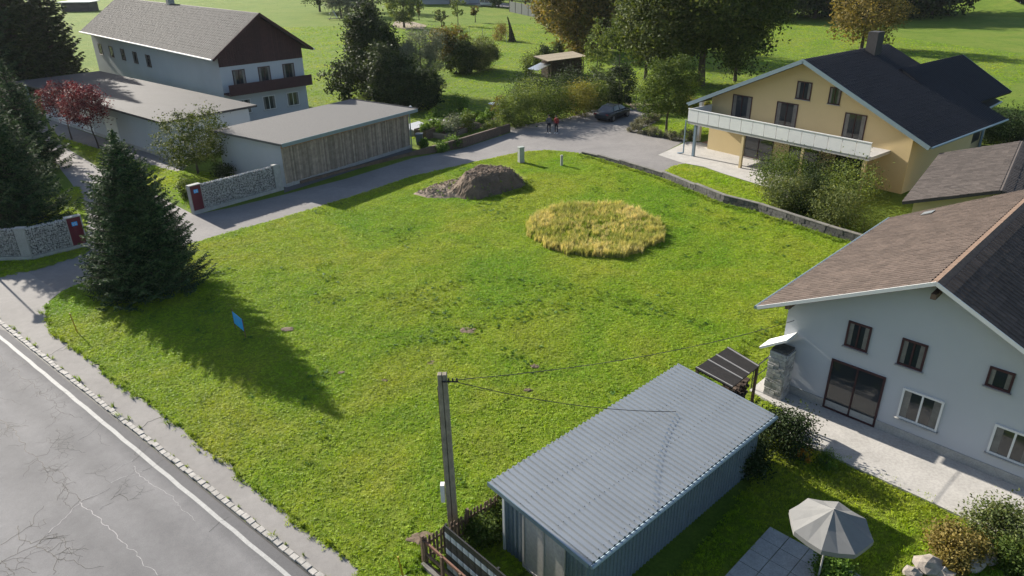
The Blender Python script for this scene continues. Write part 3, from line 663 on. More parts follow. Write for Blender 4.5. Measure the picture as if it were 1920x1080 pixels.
def shrub(base, H, Rr, label, m, seed=1, name='shrub', cat='shrub', n=40, per=60, leaf=.12, group=None, sq=1.0, asp=.6, box=False, d=(1, 0), L=None, low=.0):
    """rounded bush, or (box) a clipped hedge of length L along d"""
    t = thing(name, base, label, cat, group); rng = np.random.default_rng(seed); rg = random.Random(seed); b = MB()
    dv = np.array([d[0], d[1]]) / math.hypot(*d); ev = np.array([-dv[1], dv[0]])
    if box:
        C = np.stack([rng.uniform(-L / 2, L / 2, n), rng.uniform(-Rr, Rr, n), rng.uniform(.1, H, n)], 1)
        out = np.stack([0 * C[:, 0], C[:, 1] / Rr, (C[:, 2] / H)], 1)
    else:
        u = rng.normal(0, 1, (n, 3)); u /= np.linalg.norm(u, axis=1)[:, None]; r = rng.uniform(.35, 1, n) ** .5
        C = np.stack([u[:, 0] * r * Rr, u[:, 1] * r * Rr * sq, H * (low + (1 - low) * (.5 + .5 * u[:, 2] * r))], 1); out = u
    X = C[:, 0].copy(); Y = C[:, 1].copy(); C[:, 0] = X * dv[0] + Y * ev[0]; C[:, 1] = X * dv[1] + Y * ev[1]
    cr = (Rr if box else min(Rr, H)) * .24; n0 = n; n = int(n * 2.0); C = np.concatenate([C, C[RNG.integers(0, n0, n - n0)] * np.array([.96, .96, .93])]); out = np.concatenate([out, out[:n - n0]])
    LC = np.repeat(C, per, 0) + rng.normal(0, 1, (n * per, 3)) * cr; LC[:, 2] = np.abs(LC[:, 2]) 
    V = leafquads(LC, leaf, leaf * asp, rng, .35, None, np.repeat(out, per, 0))
    if box: b.tube([(-dv[0] * L / 2, -dv[1] * L / 2, .03), (dv[0] * L / 2, dv[1] * L / 2, .03)], [.03, .03], 4)
    for k in range(7 if not box else int(L * 2)):
        c = C[rg.randrange(len(C))]; b.tube([(*((0, 0) if not box else tuple(dv * (c[0] * dv[0] + c[1] * dv[1]))), .02), (c[0] * .9, c[1] * .9, c[2] * .8)], [.02 + .008 * H, .006], 4)
    link('stems', b.mesh('stems'), M['bark'], t); link('foliage', fastmesh('foliage', V, 4), m, t)
    return t
LF = {}
LF['spruce'] = leafmat('spruce_needles', [(0.018, 0.040, 0.020), (0.034, 0.068, 0.032), (0.062, 0.108, 0.045), (0.110, 0.165, 0.070)], .12, .75, .9, (1.2, 1.2, .6))
LF['dark'] = leafmat('dark_leaves', [(0.022, 0.038, 0.016), (0.040, 0.062, 0.024), (0.060, 0.085, 0.030)], .2, .55, .6)
LF['linden'] = leafmat('linden_leaves', [(0.030, 0.050, 0.016), (0.055, 0.080, 0.022), (0.085, 0.115, 0.032), (0.12, 0.14, 0.045)], .28, .5, .5)
LF['gold'] = leafmat('golden_leaves', [(0.075, 0.085, 0.022), (0.14, 0.125, 0.035), (0.22, 0.155, 0.045), (0.11, 0.11, 0.03)], .3, .6, .5)
LF['green'] = leafmat('green_leaves', [(0.045, 0.075, 0.018), (0.075, 0.115, 0.026), (0.11, 0.15, 0.034)], .32, .5, .7)
LF['light'] = leafmat('light_leaves', [(0.075, 0.115, 0.030), (0.12, 0.165, 0.045), (0.17, 0.21, 0.070)], .35, .5, .8)
LF['silver'] = leafmat('silver_leaves', [(0.10, 0.12, 0.075), (0.17, 0.19, 0.13), (0.26, 0.28, 0.21)], .25, .5, .8, (1.1, 1.1, .8))
LF['purple'] = leafmat('purple_leaves', [(0.045, 0.012, 0.020), (0.085, 0.020, 0.032), (0.15, 0.045, 0.055), (0.22, 0.11, 0.11)], .3, .4, 1.2, (1.4, .7, .6))
LF['yellowgreen'] = leafmat('yellow_green_leaves', [(0.12, 0.13, 0.030), (0.19, 0.19, 0.045), (0.25, 0.22, 0.06)], .35, .5, .8)
LF['autumn'] = leafmat('autumn_leaves', [(0.11, 0.10, 0.030), (0.19, 0.15, 0.045), (0.25, 0.19, 0.07), (0.13, 0.12, 0.04)], .3, .5, .8)
LF['lavender'] = leafmat('grey_green_leaves', [(0.12, 0.125, 0.085), (0.18, 0.18, 0.13), (0.25, 0.24, 0.19)], .2, .6, 2)
LF['veg'] = leafmat('vegetable_leaves', [(0.07, 0.13, 0.025), (0.11, 0.20, 0.035), (0.16, 0.25, 0.06)], .35, .5, 1.5)
LF['hedge'] = leafmat('hedge_leaves', [(0.06, 0.085, 0.028), (0.11, 0.14, 0.045), (0.18, 0.20, 0.085)], .28, .45, 1.5)

# ---- near spruces
spruce(G(282, 540), HT(282, 540, 248), 3.25, 'large dark spruce standing alone on the lawn corner, casting a long shadow', LF['spruce'], 3, dens=1.3, power=.64)
spruce(G(18, 418), 9.7, 4.3, 'big spruce behind the curved stone basket wall at the left edge', LF['spruce'], 5, dens=.95, q=.22, power=.72)
spruce(G(-85, 335), 11.0, 4.0, 'taller spruce just beyond the left edge of the frame, branches overlapping', LF['spruce'], 6, dens=.75, q=.28, power=.75)
spruce(G(62, 318), 8.6, 3.2, 'spruce beside the driveway, behind the big spruce at the left edge', LF['spruce'], 8, dens=.7, q=.28, power=.7)
for i, (x, y, H, r, lb) in enumerate([(-20, 190, 19, 6.2, 'tall dark conifer at the far left edge behind the white outbuilding'), (55, 178, 20, 5.8, 'tall dark conifer left of the grey roofed house, second from the left edge'), (118, 168, 16, 4.0, 'dark conifer nearest to the grey house roof, with a sunlit tip')]):
    spruce(G(x, y), H, r, lb, LF['dark'] if i else LF['spruce'], 20 + i, dens=.42, q=.62, power=.6, group='tall conifers in the top left corner')
# ---- purple plums
deciduous(G(135, 262), 5.4, 1.9, 'purple leaved plum tree, left one before the white outbuilding', LF['purple'], 110, 50, .17, 'plum_tree', 'plum tree', 'purple leaved trees', .42, .06, 31)
deciduous(G(186, 278), 5.4, 2.1, 'purple leaved plum tree with a slanting trunk, nearer the lane', LF['purple'], 130, 50, .17, 'plum_tree', 'plum tree', 'purple leaved trees', .42, .06, 32, lean=(-.6, .1))
deciduous(G(372, 326), 5.0, 2.4, 'round green garden tree behind the gabion wall', LF['linden'], 170, 60, .16, 'garden_tree', 'tree', None, .12, .08, 33)
shrub(G(352, 372), 1.5, .55, 'small conifer shrub at the end of the right gabion wall', LF['green'], 34, n=18, per=50, leaf=.12)
shrub(G(420, 332), 1.0, .8, 'low dark bush behind the right gabion wall', LF['dark'], 35, n=20, per=50, leaf=.13)
# ---- middle: dark yew group behind the wooden building
deciduous(G(704, 174), 9.6, 3.2, 'broad dark yew tree rising behind the wooden building', LF['dark'], 300, 70, .36, 'yew_tree', 'yew tree', None, .0, .2, 41, shape=1.9, cl=.2)
deciduous(G(655, 190), 5.2, 2.6, 'lower dark yew at the left foot of the big yew', LF['dark'], 70, 50, .32, 'yew_tree', 'yew tree', None, .0, .15, 42)
deciduous(G(735, 196), 5.8, 3.0, 'very dark bush right of the big yew', LF['dark'], 220, 70, .34, 'dark_bush', 'bush', None, .0, .15, 43)
deciduous(G(792, 178), 7.6, 2.9, 'grey green willow shrub with fine upright twigs', LF['silver'], 230, 70, .28, 'willow', 'willow', None, .04, .12, 44, asp=.3)
deciduous(G(780, 204), 4.4, 2.6, 'dark lower bush under the grey willow', LF['dark'], 160, 70, .3, 'dark_bush', 'bush', None, .0, .12, 45)
deciduous(G(846, 134), 6.0, 2.4, 'small tree with browning leaves and a crooked trunk on the lawn', LF['gold'], 150, 60, .3, 'fruit_tree', 'tree', None, .2, .16, 46, lean=(-.4, 0))
deciduous(G(866, 138), 4.2, 2.3, 'dark round bush right of the crooked tree', LF['linden'], 150, 70, .30, 'round_bush', 'bush', None, .0, .12, 47)
deciduous(G(900, 132), 4.3, 2.8, 'broad round bush with upright reddish twigs, rightmost of the bushes', LF['hedge'], 210, 70, .26, 'round_bush', 'bush', None, .0, .12, 48, asp=.35)
shrub(G(742, 186), 2.6, 1.3, 'bright green feathery shrub behind the wooden building roof', LF['light'], 49, n=30, per=50, leaf=.2, asp=.3)
shrub(G(705, 168), 3.2, 1.6, 'light green shrub in front of the yew', LF['light'], 50, n=24, per=40, leaf=.2, asp=.3)
shrub(G(668, 120), 5.2, .9, 'yellowing slender shrub left of the yew top', LF['yellowgreen'], 50, n=16, per=30, leaf=.24)
# ---- far garden
TR = [(758, 52, 8.5, 3.6, 'light', 'loose light green tree right of the yew top'), (640, 34, 8, 4.2, 'silver', 'pale silvery tree beyond the garden shadow'), (600, 22, 11, 5, 'dark', 'dark tree left of the silvery tree at the top'),
      (672, 30, 10, 4.0, 'dark', 'dark tree right of the silvery tree'), (700, 22, 13, 4.6, 'linden', 'mid green tree behind the yew at the top edge')]
for i, (x, y, H, r, k, lb) in enumerate(TR):
    deciduous(G(x, y), H, r, lb, LF[k], 110, 45, .5, 'garden_tree', 'tree', 'trees at the far end of the garden', .12, None, 60 + i)
FT = [(859, 48, 5.4, 1.7, 'light', 'small fruit tree with a bare trunk in the middle of the far lawn'), (891, 42, 3.6, .9, 'gold', 'thin young fruit tree right of the bare trunked tree'), (828, 51, 3.8, 1.5, 'hedge', 'low bushy fruit tree with reddish twigs'), (786, 38, 3.4, .6, 'gold', 'tiny young tree beside the bare earth patch')]
for i, (x, y, H, r, k, lb) in enumerate(FT):
    deciduous(G(x, y), H, r, lb, LF[k], 26, 40, .34, 'fruit_tree', 'fruit tree', 'young trees on the far lawn', .38 if i != 2 else .1, .09, 70 + i)
shrub(G(939, 76), 3.0, 1.5, 'reddish twiggy shrub on the open lawn', LF['autumn'], 75, n=26, per=40, leaf=.3, asp=.3)
def stump(base, H):
    t = thing('ivy_stump', base, 'dead leaning tree stump covered in dark ivy on the far lawn', 'tree stump'); b = MB()
    b.tube([(0, 0, 0), (-.2, 0, H * .5), (-.75, 0, H)], [.45, .25, .02], 7); link('trunk', b.mesh('trunk'), M['bark'], t)
    rng = np.random.default_rng(5); n = 900; z = rng.uniform(0, 1, n) ** 1.4; a = rng.uniform(0, 6.28, n); r = (.62 * (1 - z) ** 1.6 + .06)
    V = leafquads(np.stack([np.cos(a) * r - .75 * z ** 1.6, np.sin(a) * r, z * H * .95], 1), .26, .16, rng)
    link('ivy', fastmesh('ivy', V, 4), LF['dark'], t)
stump(G(960, 78), 4.4)
for i, (x, y, H, r, k, lb) in enumerate([(1080, 98, 15, 6.6, 'gold', 'big chestnut tree turning golden brown, left of the dark trees'), (1150, 92, 20, 6.5, 'dark', 'tall dark tree between the golden chestnut and the linden'),
                                         (1045, 60, 11, 4.5, 'gold', 'second golden tree behind the chestnut')]):
    deciduous(G(x, y), H, r, lb, LF[k], 330, 60, .48, 'chestnut_tree' if k == 'gold' else 'broadleaf_tree', 'tree', None, .02 if k == 'gold' else .1, .4, 80 + i)
deciduous(G(1313, 160), 19, 8.6, 'huge dark linden tree with a thick trunk on the meadow edge', LF['linden'], 760, 80, .42, 'linden_tree', 'linden tree', None, .13, .45, 90, cl=.12)
deciduous(G(1210, 150), 13, 4.3, 'leafy left side tree grown into the linden crown', LF['linden'], 190, 70, .38, 'linden_tree', 'linden tree', None, .12, .2, 91)
deciduous(G(1378, 152), 13.5, 3.4, 'drooping birch at the right side of the linden', LF['dark'], 130, 70, .34, 'birch_tree', 'birch tree', None, .12, .2, 92, droop=True, asp=.3)
deciduous(G(1118, 158), 7.2, 1.9, 'light green slender young birch by the woodshed', LF['light'], 60, 45, .26, 'birch_tree', 'birch tree', None, .1, .07, 93)
deciduous(G(1160, 140), 7.4, 2.1, 'young tree with a bare trunk left of the linden', LF['green'], 60, 50, .28, 'young_tree', 'tree', None, .4, .08, 94)
deciduous(G(1160, 197), HT(1160, 197, 118), 1.9, 'dark egg shaped thuja beside the parked grey car', LF['dark'], 120, 60, .20, 'thuja', 'thuja', None, .0, .1, 95, shape=1.4)
deciduous(G(1249, 246), HT(1249, 246, 106), 2.45, 'young maple tree on the small lawn by the driveway', LF['green'], 260, 66, .19, 'maple_tree', 'maple tree', None, .2, .10, 96, shape=1.5)
shrub(G(1024, 112), 2.2, 1.2, 'dark round bush left of the woodshed', LF['dark'], 97, n=20, per=40, leaf=.26)
shrub(G(1044, 104), 2.0, 1.0, 'small bush behind the woodshed roof', LF['linden'], 98, n=16, per=40, leaf=.26)
shrub(G(995, 138), 2.8, 1.3, 'light green bush left of the woodshed', LF['light'], 99, n=30, per=45, leaf=.22)
# hedge and shrubs between the garden beds and the car (soft in the photo)
HB = [(965, 238, 3.6, 1.5, 'light', 'pale green shrub at the left end of the driveway hedge'), (1000, 228, 3.8, 1.9, 'light', 'broad light green shrub, second in the driveway hedge'), (1040, 222, 3.3, 1.8, 'green', 'mid green shrub behind the two people'),
      (1080, 216, 3.3, 1.8, 'yellowgreen', 'yellow green shrub in the middle of the driveway hedge'), (1112, 206, 3.0, 1.4, 'light', 'bright green shrub beside the parked grey car')]
for i, (x, y, H, r, k, lb) in enumerate(HB): shrub(G(x, y), H, r, lb, LF[k], 110 + i, n=44, per=60, leaf=.18, group='shrubs along the driveway')
for i, (x, y, H, r) in enumerate([(1000, 190, 2.8, 2.4), (1070, 186, 3.0, 2.6), (1130, 180, 2.4, 2.0)]):
    shrub(G(x, y), H, r, ['dark hedge bush behind the yellow shrub', 'dark hedge bush in the middle behind the driveway shrubs', 'dark hedge bush left of the thuja'][i], LF['dark'], 120 + i, n=50, per=55, leaf=.2)
# lavender hedges round the maple lawn
lav = [(1183, 243, 'low grey green lavender cushion at the tip of the maple lawn')]
def hedge(p, q, H, Rr, label, m, seed, leaf=.1, per=45, dens=22, name='low_hedge', cat='hedge'):
    a, b_ = G(*p), G(*q); c = (a + b_) / 2; L = (b_ - a).length; d = (b_ - a)
    return shrub(c, H, Rr, label, m, seed, name, cat, n=int(L * dens * max(.4, H)), per=per, leaf=leaf, box=True, d=(d.x, d.y), L=L)
hedge((1180, 246), (1283, 266), .75, .42, 'low grey green lavender hedge along the driveway edge of the maple lawn', LF['lavender'], 130)
hedge((1192, 238), (1236, 224), .75, .45, 'short grey green lavender hedge behind the first one', LF['lavender'], 131)
shrub(G(1292, 262), .95, .7, 'rounded grey green bush beside the white column', LF['lavender'], 132, n=20, per=45, leaf=.11)
hedge((1262, 205), (1325, 222), 1.6, .8, 'yellow green hedge behind the small maple lawn', LF['yellowgreen'], 133, .18, 40, 10)
shrub(G(1225, 215), 1.0, .9, 'dark low bushes at the end of the driveway', LF['dark'], 134, n=20, per=40, leaf=.14)
# by the retaining wall
shrub(G(1470, 392), 2.3, 1.35, 'leafy bush behind the retaining wall, left one', LF['hedge'], 140, n=60, per=60, leaf=.12)
shrub(G(1510, 396), 2.6, 1.2, 'dark bush between the two leafy bushes behind the wall', LF['dark'], 143, n=44, per=60, leaf=.12)
shrub(G(1560, 418), 2.2, 1.4, 'leafy bush behind the retaining wall, right one', LF['hedge'], 141, n=60, per=60, leaf=.12)
shrub(G(1612, 436), 1.5, 1.5, 'tall unmown weeds between the wall and the brown roof', LF['green'], 142, n=40, per=60, leaf=.11, asp=.25)
for i, (x, y, H, r, k) in enumerate([(1462, 352, 2.6, 1.9, 'green'), (1545, 352, 2.2, 1.6, 'dark'), (1590, 380, 2.6, 2.0, 'light')]):
    shrub(G(x, y), H, r, ['green garden bush before the yellow house', 'dark garden bush below the balcony', 'light green bush at the corner of the yellow house'][i], LF[k], 150 + i, n=50, per=60, leaf=.14)
shrub(G(1893, 268), 2.6, 3.0, 'dark glossy bush beside the car at the right edge', LF['dark'], 153, n=90, per=50, leaf=.18, sq=.6)
# far top right
deciduous(G(1615, 92), 10.5, 5.2, 'tree with yellowing leaves behind the dark roofed house', LF['autumn'], 190, 50, .4, 'autumn_tree', 'tree', None, .1, .25, 160)
for i, x in enumerate(range(1395, 1760, 44)):
    deciduous(G(x, 34 - (i % 3) * 3), 15 + (i * 7 % 4), 8.5, ['%s tree from the left in the dark tree line at the far meadow edge' % w for w in ('first', 'second', 'third', 'fourth', 'fifth', 'sixth', 'seventh', 'eighth', 'ninth')][i], LF['dark'], 170, 50, .9, 'hedge_tree', 'tree', 'dark tree line along the far meadow edge', .0, .3, 170 + i)
for i, (x, y) in enumerate([(1800, 0), (1860, 4), (1930, 6), (1780, -10)]):
    deciduous(G(x, y), 15, 9, ['dark tree on the far bank left of the fence posts', 'dark tree on the far bank behind the fence posts', 'dark tree on the far bank at the right edge', 'dark tree behind the meadow bank'][i], LF['dark'], 80, 45, 1.0, 'hedge_tree', 'tree', 'dark tree line along the far meadow edge', .0, .3, 185 + i)
# far top middle
MT = [(775, 8, 9, 4, 'gold'), (845, 8, 14, 2.8, 'dark'), (868, 4, 14, 3.5, 'linden'), (903, 12, 12, 1.6, 'dark'), (935, 14, 8, 3, 'green'), (960, 16, 9, 4, 'light'), (985, 20, 10, 4.5, 'autumn'), (1010, 28, 9, 4, 'autumn'), (950, 0, 13, 5, 'dark'), (1000, 4, 14, 6, 'dark'), (730, 2, 13, 5, 'dark'), (790, -2, 14, 5, 'dark')]
MW = ['olive bush left of the white house wall', 'dark trunked tree before the white house wall', 'tree with a dark trunk beside the far drive', 'dark slim tree in front of the white van', 'green bush right of the white van', 'light green roadside tree right of the van', 'roadside tree with autumn leaves behind the fence', 'autumn coloured tree nearest the golden chestnut', 'dark tree behind the roadside trees', 'dark tree behind the golden chestnut', 'dark tree top left of the white house', 'dark tree behind the white house wall']
for i, (x, y, H, r, k) in enumerate(MT):
    deciduous(G(x, y), H, r, MW[i], LF[k], 120, 50, .6, 'roadside_tree', 'tree', 'trees along the far road', .35 if k in ('autumn', 'linden', 'light') else .12, .28, 200 + i)

# ================================================================== BUILDINGS AND WALLS
def V2(p): return Vector((p[0], p[1]))
def V3(p, z): return Vector((p[0], p[1], z))
def window(parent, o, u, n, w, h, fm, name='window', cross=True, sill=True, door=False, pm=None):
    """o = lower left corner on the wall (3D), u = direction along the wall, n = outward normal"""
    u = V3(u, 0).normalized(); n = V3(n, 0).normalized(); z = Vector((0, 0, 1)); o = Vector(o) + n * .004; f = .07; dp = n * .05
    b = MB(); b.quadbox(o, u * f, z * h, dp); b.quadbox(o + u * (w - f), u * f, z * h, dp)
    b.quadbox(o + u * f, u * (w - 2 * f), z * f, dp); b.quadbox(o + u * f + z * (h - f), u * (w - 2 * f), z * f, dp)
    if cross and w > .7: b.quadbox(o + u * (w / 2 - .03) + z * f, u * .06, z * (h - 2 * f), dp * .9)
    fr = b.build(name, fm, parent)
    g = MB(); g.quadbox(o + u * f + z * f, u * (w - 2 * f), z * (h - 2 * f), n * .018); g.build('door_panel' if pm else 'pane', pm or M['glass'], fr)
    if sill and w > .6 and h < 2.0:
        for cx0 in (f, w - f - w * .17): cu = MB(); cu.quadbox(o + u * cx0 + z * (f + .01) + n * .019, u * w * .17, z * (h - 2 * f - .02), n * .004); cu.build('curtain', M['cap_stone'], fr)
    if sill: s = MB(); s.quadbox(o - u * .05 - z * .04, u * (w + .1), z * .036, n * .13); s.build('sill', M['concrete'], fr)
    return fr
def shingle_field(parent, o, r, s, nrm, L, S, m, ex=.33, wd=.30, nparts=0, name='roof_tile', th=.014, rib=.030):
    """overlapping shingles on a slope: o = eave corner, r along the eave, s up the slope"""
    rg = random.Random(5); cells = []
    nr = int(S / ex)
    for i in range(nr):
        sh = 0
        nn = int(L / wd) + 1
        for j in range(nn):
            a0 = max(0, j * wd - sh); a1 = min(L, (j + 1) * wd - sh - .006)
            if a1 - a0 > .05: cells.append((i * ex, a0, a1 - a0))
    off = W[parent.name]
    cells.sort(key=lambda c: (o + s * c[0] + r * c[1] - Vector((0, 0, HCAM))).length)
    protos = []
    for k in range(4):
        b = MB(); h = th * (.8 + .5 * k / 3)
        v = [Vector((0, 0, h * .9)), r * wd * .98 + Vector((0, 0, 0)) + nrm * h, 0]
        prof = [(0, h), (.10, h), (.18, h + rib), (.36, h + rib), (.46, h), (1.0, h)]; b.v = []; b.f = []
        for e in (0, 1):
            for (x, y) in prof: b.v.append(tuple(r * x * (wd - .004) + s * e * (ex + .03) + nrm * (y + (.008 if e == 0 else -.004))))
        for x in (0, 1.0): b.v.append(tuple(r * x * (wd - .004) + nrm * .001))
        for i in range(5): b.f.append((i, i + 1, 7 + i, 6 + i))
        b.f.append((0, 12, 13, 5, 4, 3, 2, 1))
        protos.append(b)
    pm = [p.mesh(name) for p in protos]
    for c in cells[:nparts]:
        if abs(c[2] - (wd - .006)) > .03: continue
        q = o + s * c[0] + r * c[1] - off; link(name, pm[rg.randrange(4)], m, parent, q)
    big = MB()
    for c in cells:
        if c in cells[:0]: pass
    rest = [c for i, c in enumerate(cells) if i >= nparts or abs(c[2] - (wd - .006)) > .03]
    for c in rest:
        p = protos[rg.randrange(4)]; q = o + s * c[0] + r * c[1]; k = len(big.v); f = c[2] / (wd - .006)
        for vi, vv in enumerate(p.v):
            vv = Vector(vv)
            if f < .99: along = vv.dot(r); vv = vv - r * along * (1 - f)
            big.v.append(tuple(q + vv))
        big.f += [tuple(k + a for a in fc_) for fc_ in p.f]
    o2 = big.build(name + 's' if nparts else name + '_courses', m, parent); o2['kind'] = 'stuff'
    return o2
def verts_gable(b, O, a, r, Wd, L, ze, zr, ridge_at=.5):
    """pentagonal body: O corner, a across, r along the ridge"""
    O = V2(O); a = V2(a); r = V2(r); P = []
    for k in (0, 1):
        q = O + r * L * k
        P += [V3(q, 0), V3(q + a * Wd, 0), V3(q + a * Wd, ze), V3(q + a * Wd * ridge_at, zr), V3(q, ze)]
    k = len(b.v); b.v += [tuple(p) for p in P]
    f = [(0, 1, 2, 3, 4), (9, 8, 7, 6, 5)] + [(i, 5 + i, 5 + (i + 1) % 5, (i + 1) % 5) for i in range(5)]
    b.f += [tuple(k + i for i in q) for q in f]; return b

# ---------------- white house with the brown shingle roof (right)
r = Vector((.71, .704)).normalized(); a = Vector((r.y, -r.x))
E0 = G(1420, 575, 3.6).xy; Lc = (G(1690, 413, 3.6).xy - E0).dot(r)
hw = 5.6; zr = 6.4; rise = zr - 3.6
base = E0 + a * .9 + r * .7
hc = thing('white_house', (base.x, base.y, 0), 'white rendered house with a brown shingle gable roof beside the plot', 'house')
wl_ = MB(); k_ = rise / hw
verts_gable(wl_, base, a, r, 2 * hw - 1.8, Lc - 1.2, 3.6 + .9 * k_ - .16, zr - .16); wl_.build('wall', M['white_wall'], hc)
pl_ = MB(); pl_.quadbox(V3(base - r * .03 - a * .03, 0), V3(a, 0) * (2 * hw - 1.74), V3(r, 0) * .05, (0, 0, .45)); pl_.build('plinth', M['concrete'], hc)
for sd in (0, 1):
    e = E0 + a * (2 * hw) * sd; ri = E0 + a * hw
    sb = MB(); P = [V3(e, 3.6), V3(e + r * Lc, 3.6), V3(ri + r * Lc, zr), V3(ri, zr)]
    sb.slab(P, .12); sl_ = sb.build('roof_slope', M['brown_wood'], hc)
    s3 = (V3(ri, zr) - V3(e, 3.6)); S = s3.length; s3.normalize(); r3 = V3(r, 0); nrm = r3.cross(s3) * (1 if sd else -1)
    if nrm.z < 0: nrm = -nrm
    shingle_field(sl_, V3(e, 3.6) + nrm * .002, r3, s3, nrm, Lc, S, M['shingle'], .30, .27, 300 if sd == 0 else 0)
    vb = MB(); vb.quadbox(V3(e, 3.6) - r3 * .045 + nrm * .035, s3 * S, r3 * .035, -nrm * .13); vb.build('verge_board', M['white_paint'], hc)
    gt = MB(); gt.cyl(V3(e - a * (.06 if sd == 0 else -.06) - r * .03, 3.56), V3(e - a * (.06 if sd == 0 else -.06) + r * Lc, 3.56), .065, n=8); gt.build('gutter', M['gutter'], hc)
for zz, dd in ((3.6 + .55, 1.1), (zr - .32, hw)):
    bb = MB(); q = E0 + a * dd + r * .03; bb.quadbox(V3(q - a * .08, zz - .28), V3(a, 0) * .16, V3(r, 0) * .72, (0, 0, .18)); bb.build('purlin', M['brown_wood'], hc)
nf = -r
for (da, z, w, h) in ((2.2, 2.9, .8, 1.0), (4.0, 2.9, .8, 1.0), (6.6, 3.2, .7, .7)):
    window(hc, V3(base + a * da, z), a, nf, w, h, M['maroon_wood'])
for (da, z, w, h) in ((4.4, .9, 1.3, 1.2), (7.2, .9, 1.2, 1.1)): window(hc, V3(base + a * da, z), a, nf, w, h, M['white_paint'])
window(hc, V3(base + a * 1.9, .12), a, nf, 1.9, 2.1, M['maroon_wood'], 'door', True, False)
for d_ in (2.5, 6.5): window(hc, V3(base + r * (d_ + 1.2), 1.0), -r, -a, 1.2, 1.2, M['white_paint'])
sk = MB(); q = V3(E0 + a * 1.6, 3.6 + 1.6 * k_) ; sk.quadbox(q + V3(r, 0) * (Lc - 1.3) + Vector((0, 0, .05)), V3(r, 0) * .55, V3(a, k_) * .45, (0, 0, .04)); sk.build('skylight', M['galv'], hc)
# porch gablet + stone pillar at the near left corner
pr = thing('stone_pillar', tuple(V3(base + a * .22 - r * .40, .1)), 'dry stone clad pillar under a small white porch gable', 'pillar')
pc = W[pr.name]; px, py = pc.x, pc.y
cr = MB(); cr.box((px, py, .1), .62, .62, 2.05, r); cr.build('core', M['wall_stone'], pr)
rg = random.Random(3)
for side in range(4):
    dd = [r, Vector((-r.y, r.x)), -r, Vector((r.y, -r.x))][side]; tt = Vector((-dd.y, dd.x))
    z = 0.0
    while z < 2.0:
        h = rg.choice((.09, .12, .15)); x = -.33
        while x < .3:
            w = rg.uniform(.14, .30); w = min(w, .33 - x); s_ = MB(); th = rg.uniform(.03, .075)
            s_.quadbox(V3(V2((px, py)) + dd * .31 + tt * x, z + .006), V3(tt, 0) * (w - .012), V3(dd, 0) * th, (0, 0, min(h, 2.05 - z) - .012)); s_.build('stone', M['gabion'], pr); x += w
        z += h
pg = MB(); c_ = V2((px, py)); e1 = c_ - a * .75 - r * .45
A1 = V3(e1, 2.07); B1 = V3(e1 + r * .84, 2.07); C1 = V3(e1 + r * .84 + a * 1.0, 2.75); D1 = V3(e1 + a * 1.0, 2.75)
pg.slab([A1, B1, C1, D1], .08); pg.build('porch_roof', M['white_paint'], pr)
ter = MB(); T0 = G(1405, 735).xy
tp = [T0, T0 + r * 4.2, T0 + r * 4.2 + a * 3.2, V2(base), V2(base + a * 9.4), V2(base + a * 10.5 - r * 2.8), V2(base + a * 1.0 - r * 2.6), T0 + a * 1.6 - r * .3]
ter.prism([tuple(p) for p in tp], .0, .10); structure(ter.build('terrace', M['pale_concrete']))
rl = thing('railing', (T0.x, T0.y, .1), 'thin dark metal railing along the edge of the pale terrace', 'railing')
b = MB()
for k in range(4): q = T0 - a * .02 + r * (.15 + k * 1.25); p_ = MB(); p_.cyl(V3(q, .1), V3(q, 1.05), .022, n=6); p_.build('post', M['dark_metal'], rl)
for z in (1.05, .55): p_ = MB(); p_.cyl(V3(T0 + r * .05, z), V3(T0 + r * 4.1, z), .018 if z < 1 else .025, n=6); p_.build('rail', M['dark_metal'], rl)
# lean-to with firewood
LR = [G(1367, 650, 2.2), G(1425, 685, 2.0), G(1372, 727, 2.0), G(1303, 690, 2.2)]
lt = thing('wood_shelter', (LR[2].x, LR[2].y, 0), 'small open firewood shelter with a black felt roof and pale battens', 'shelter')
b = MB(); b.slab(LR, .05); rf = b.build('roof', M['bitumen'], lt)
ux = (LR[3] - LR[0]); dx = (LR[1] - LR[0]); dx2 = (LR[2] - LR[3])
for t in (.04, .38, .62, .96):
    b = MB(); p0 = LR[0] + ux * t + Vector((0, 0, .003)); p1 = LR[1] + (LR[2] - LR[1]) * t + Vector((0, 0, .003)); b.quadbox(p0, p1 - p0, ux.normalized() * .045, (0, 0, .03)); b.build('batten', M['batten'], rf)
for i, p in enumerate(LR):
    c = sum(LR, Vector()) / 4; q = p.lerp(c, .08); b = MB(); b.box((q.x, q.y, 0), .09, .09, p.z - .06, a); b.build('post', M['brown_wood'], lt)
b = MB(); rg = random.Random(4); p1, p2 = LR[1], LR[2]; dd = (p2 - p1); dd.z = 0; L_ = dd.length; dd.normalize(); nn = Vector((-dd.y, dd.x, 0)); cc = sum(LR, Vector()) / 4
if nn.dot(cc - p1) < 0: nn = -nn
for i in range(170):
    q = Vector((p1.x, p1.y, 0)) + dd * rg.uniform(.25, L_ - .25) + nn * rg.uniform(.15, .3); q.z = rg.uniform(.08, 1.45); rr = rg.uniform(.04, .08)
    b.cyl(q, q + nn * rg.uniform(.3, .5) + Vector((rg.gauss(0, .04), rg.gauss(0, .04), rg.gauss(0, .04))), rr, n=5)
b.build('firewood', M['firewood'], lt)['kind'] = 'stuff'

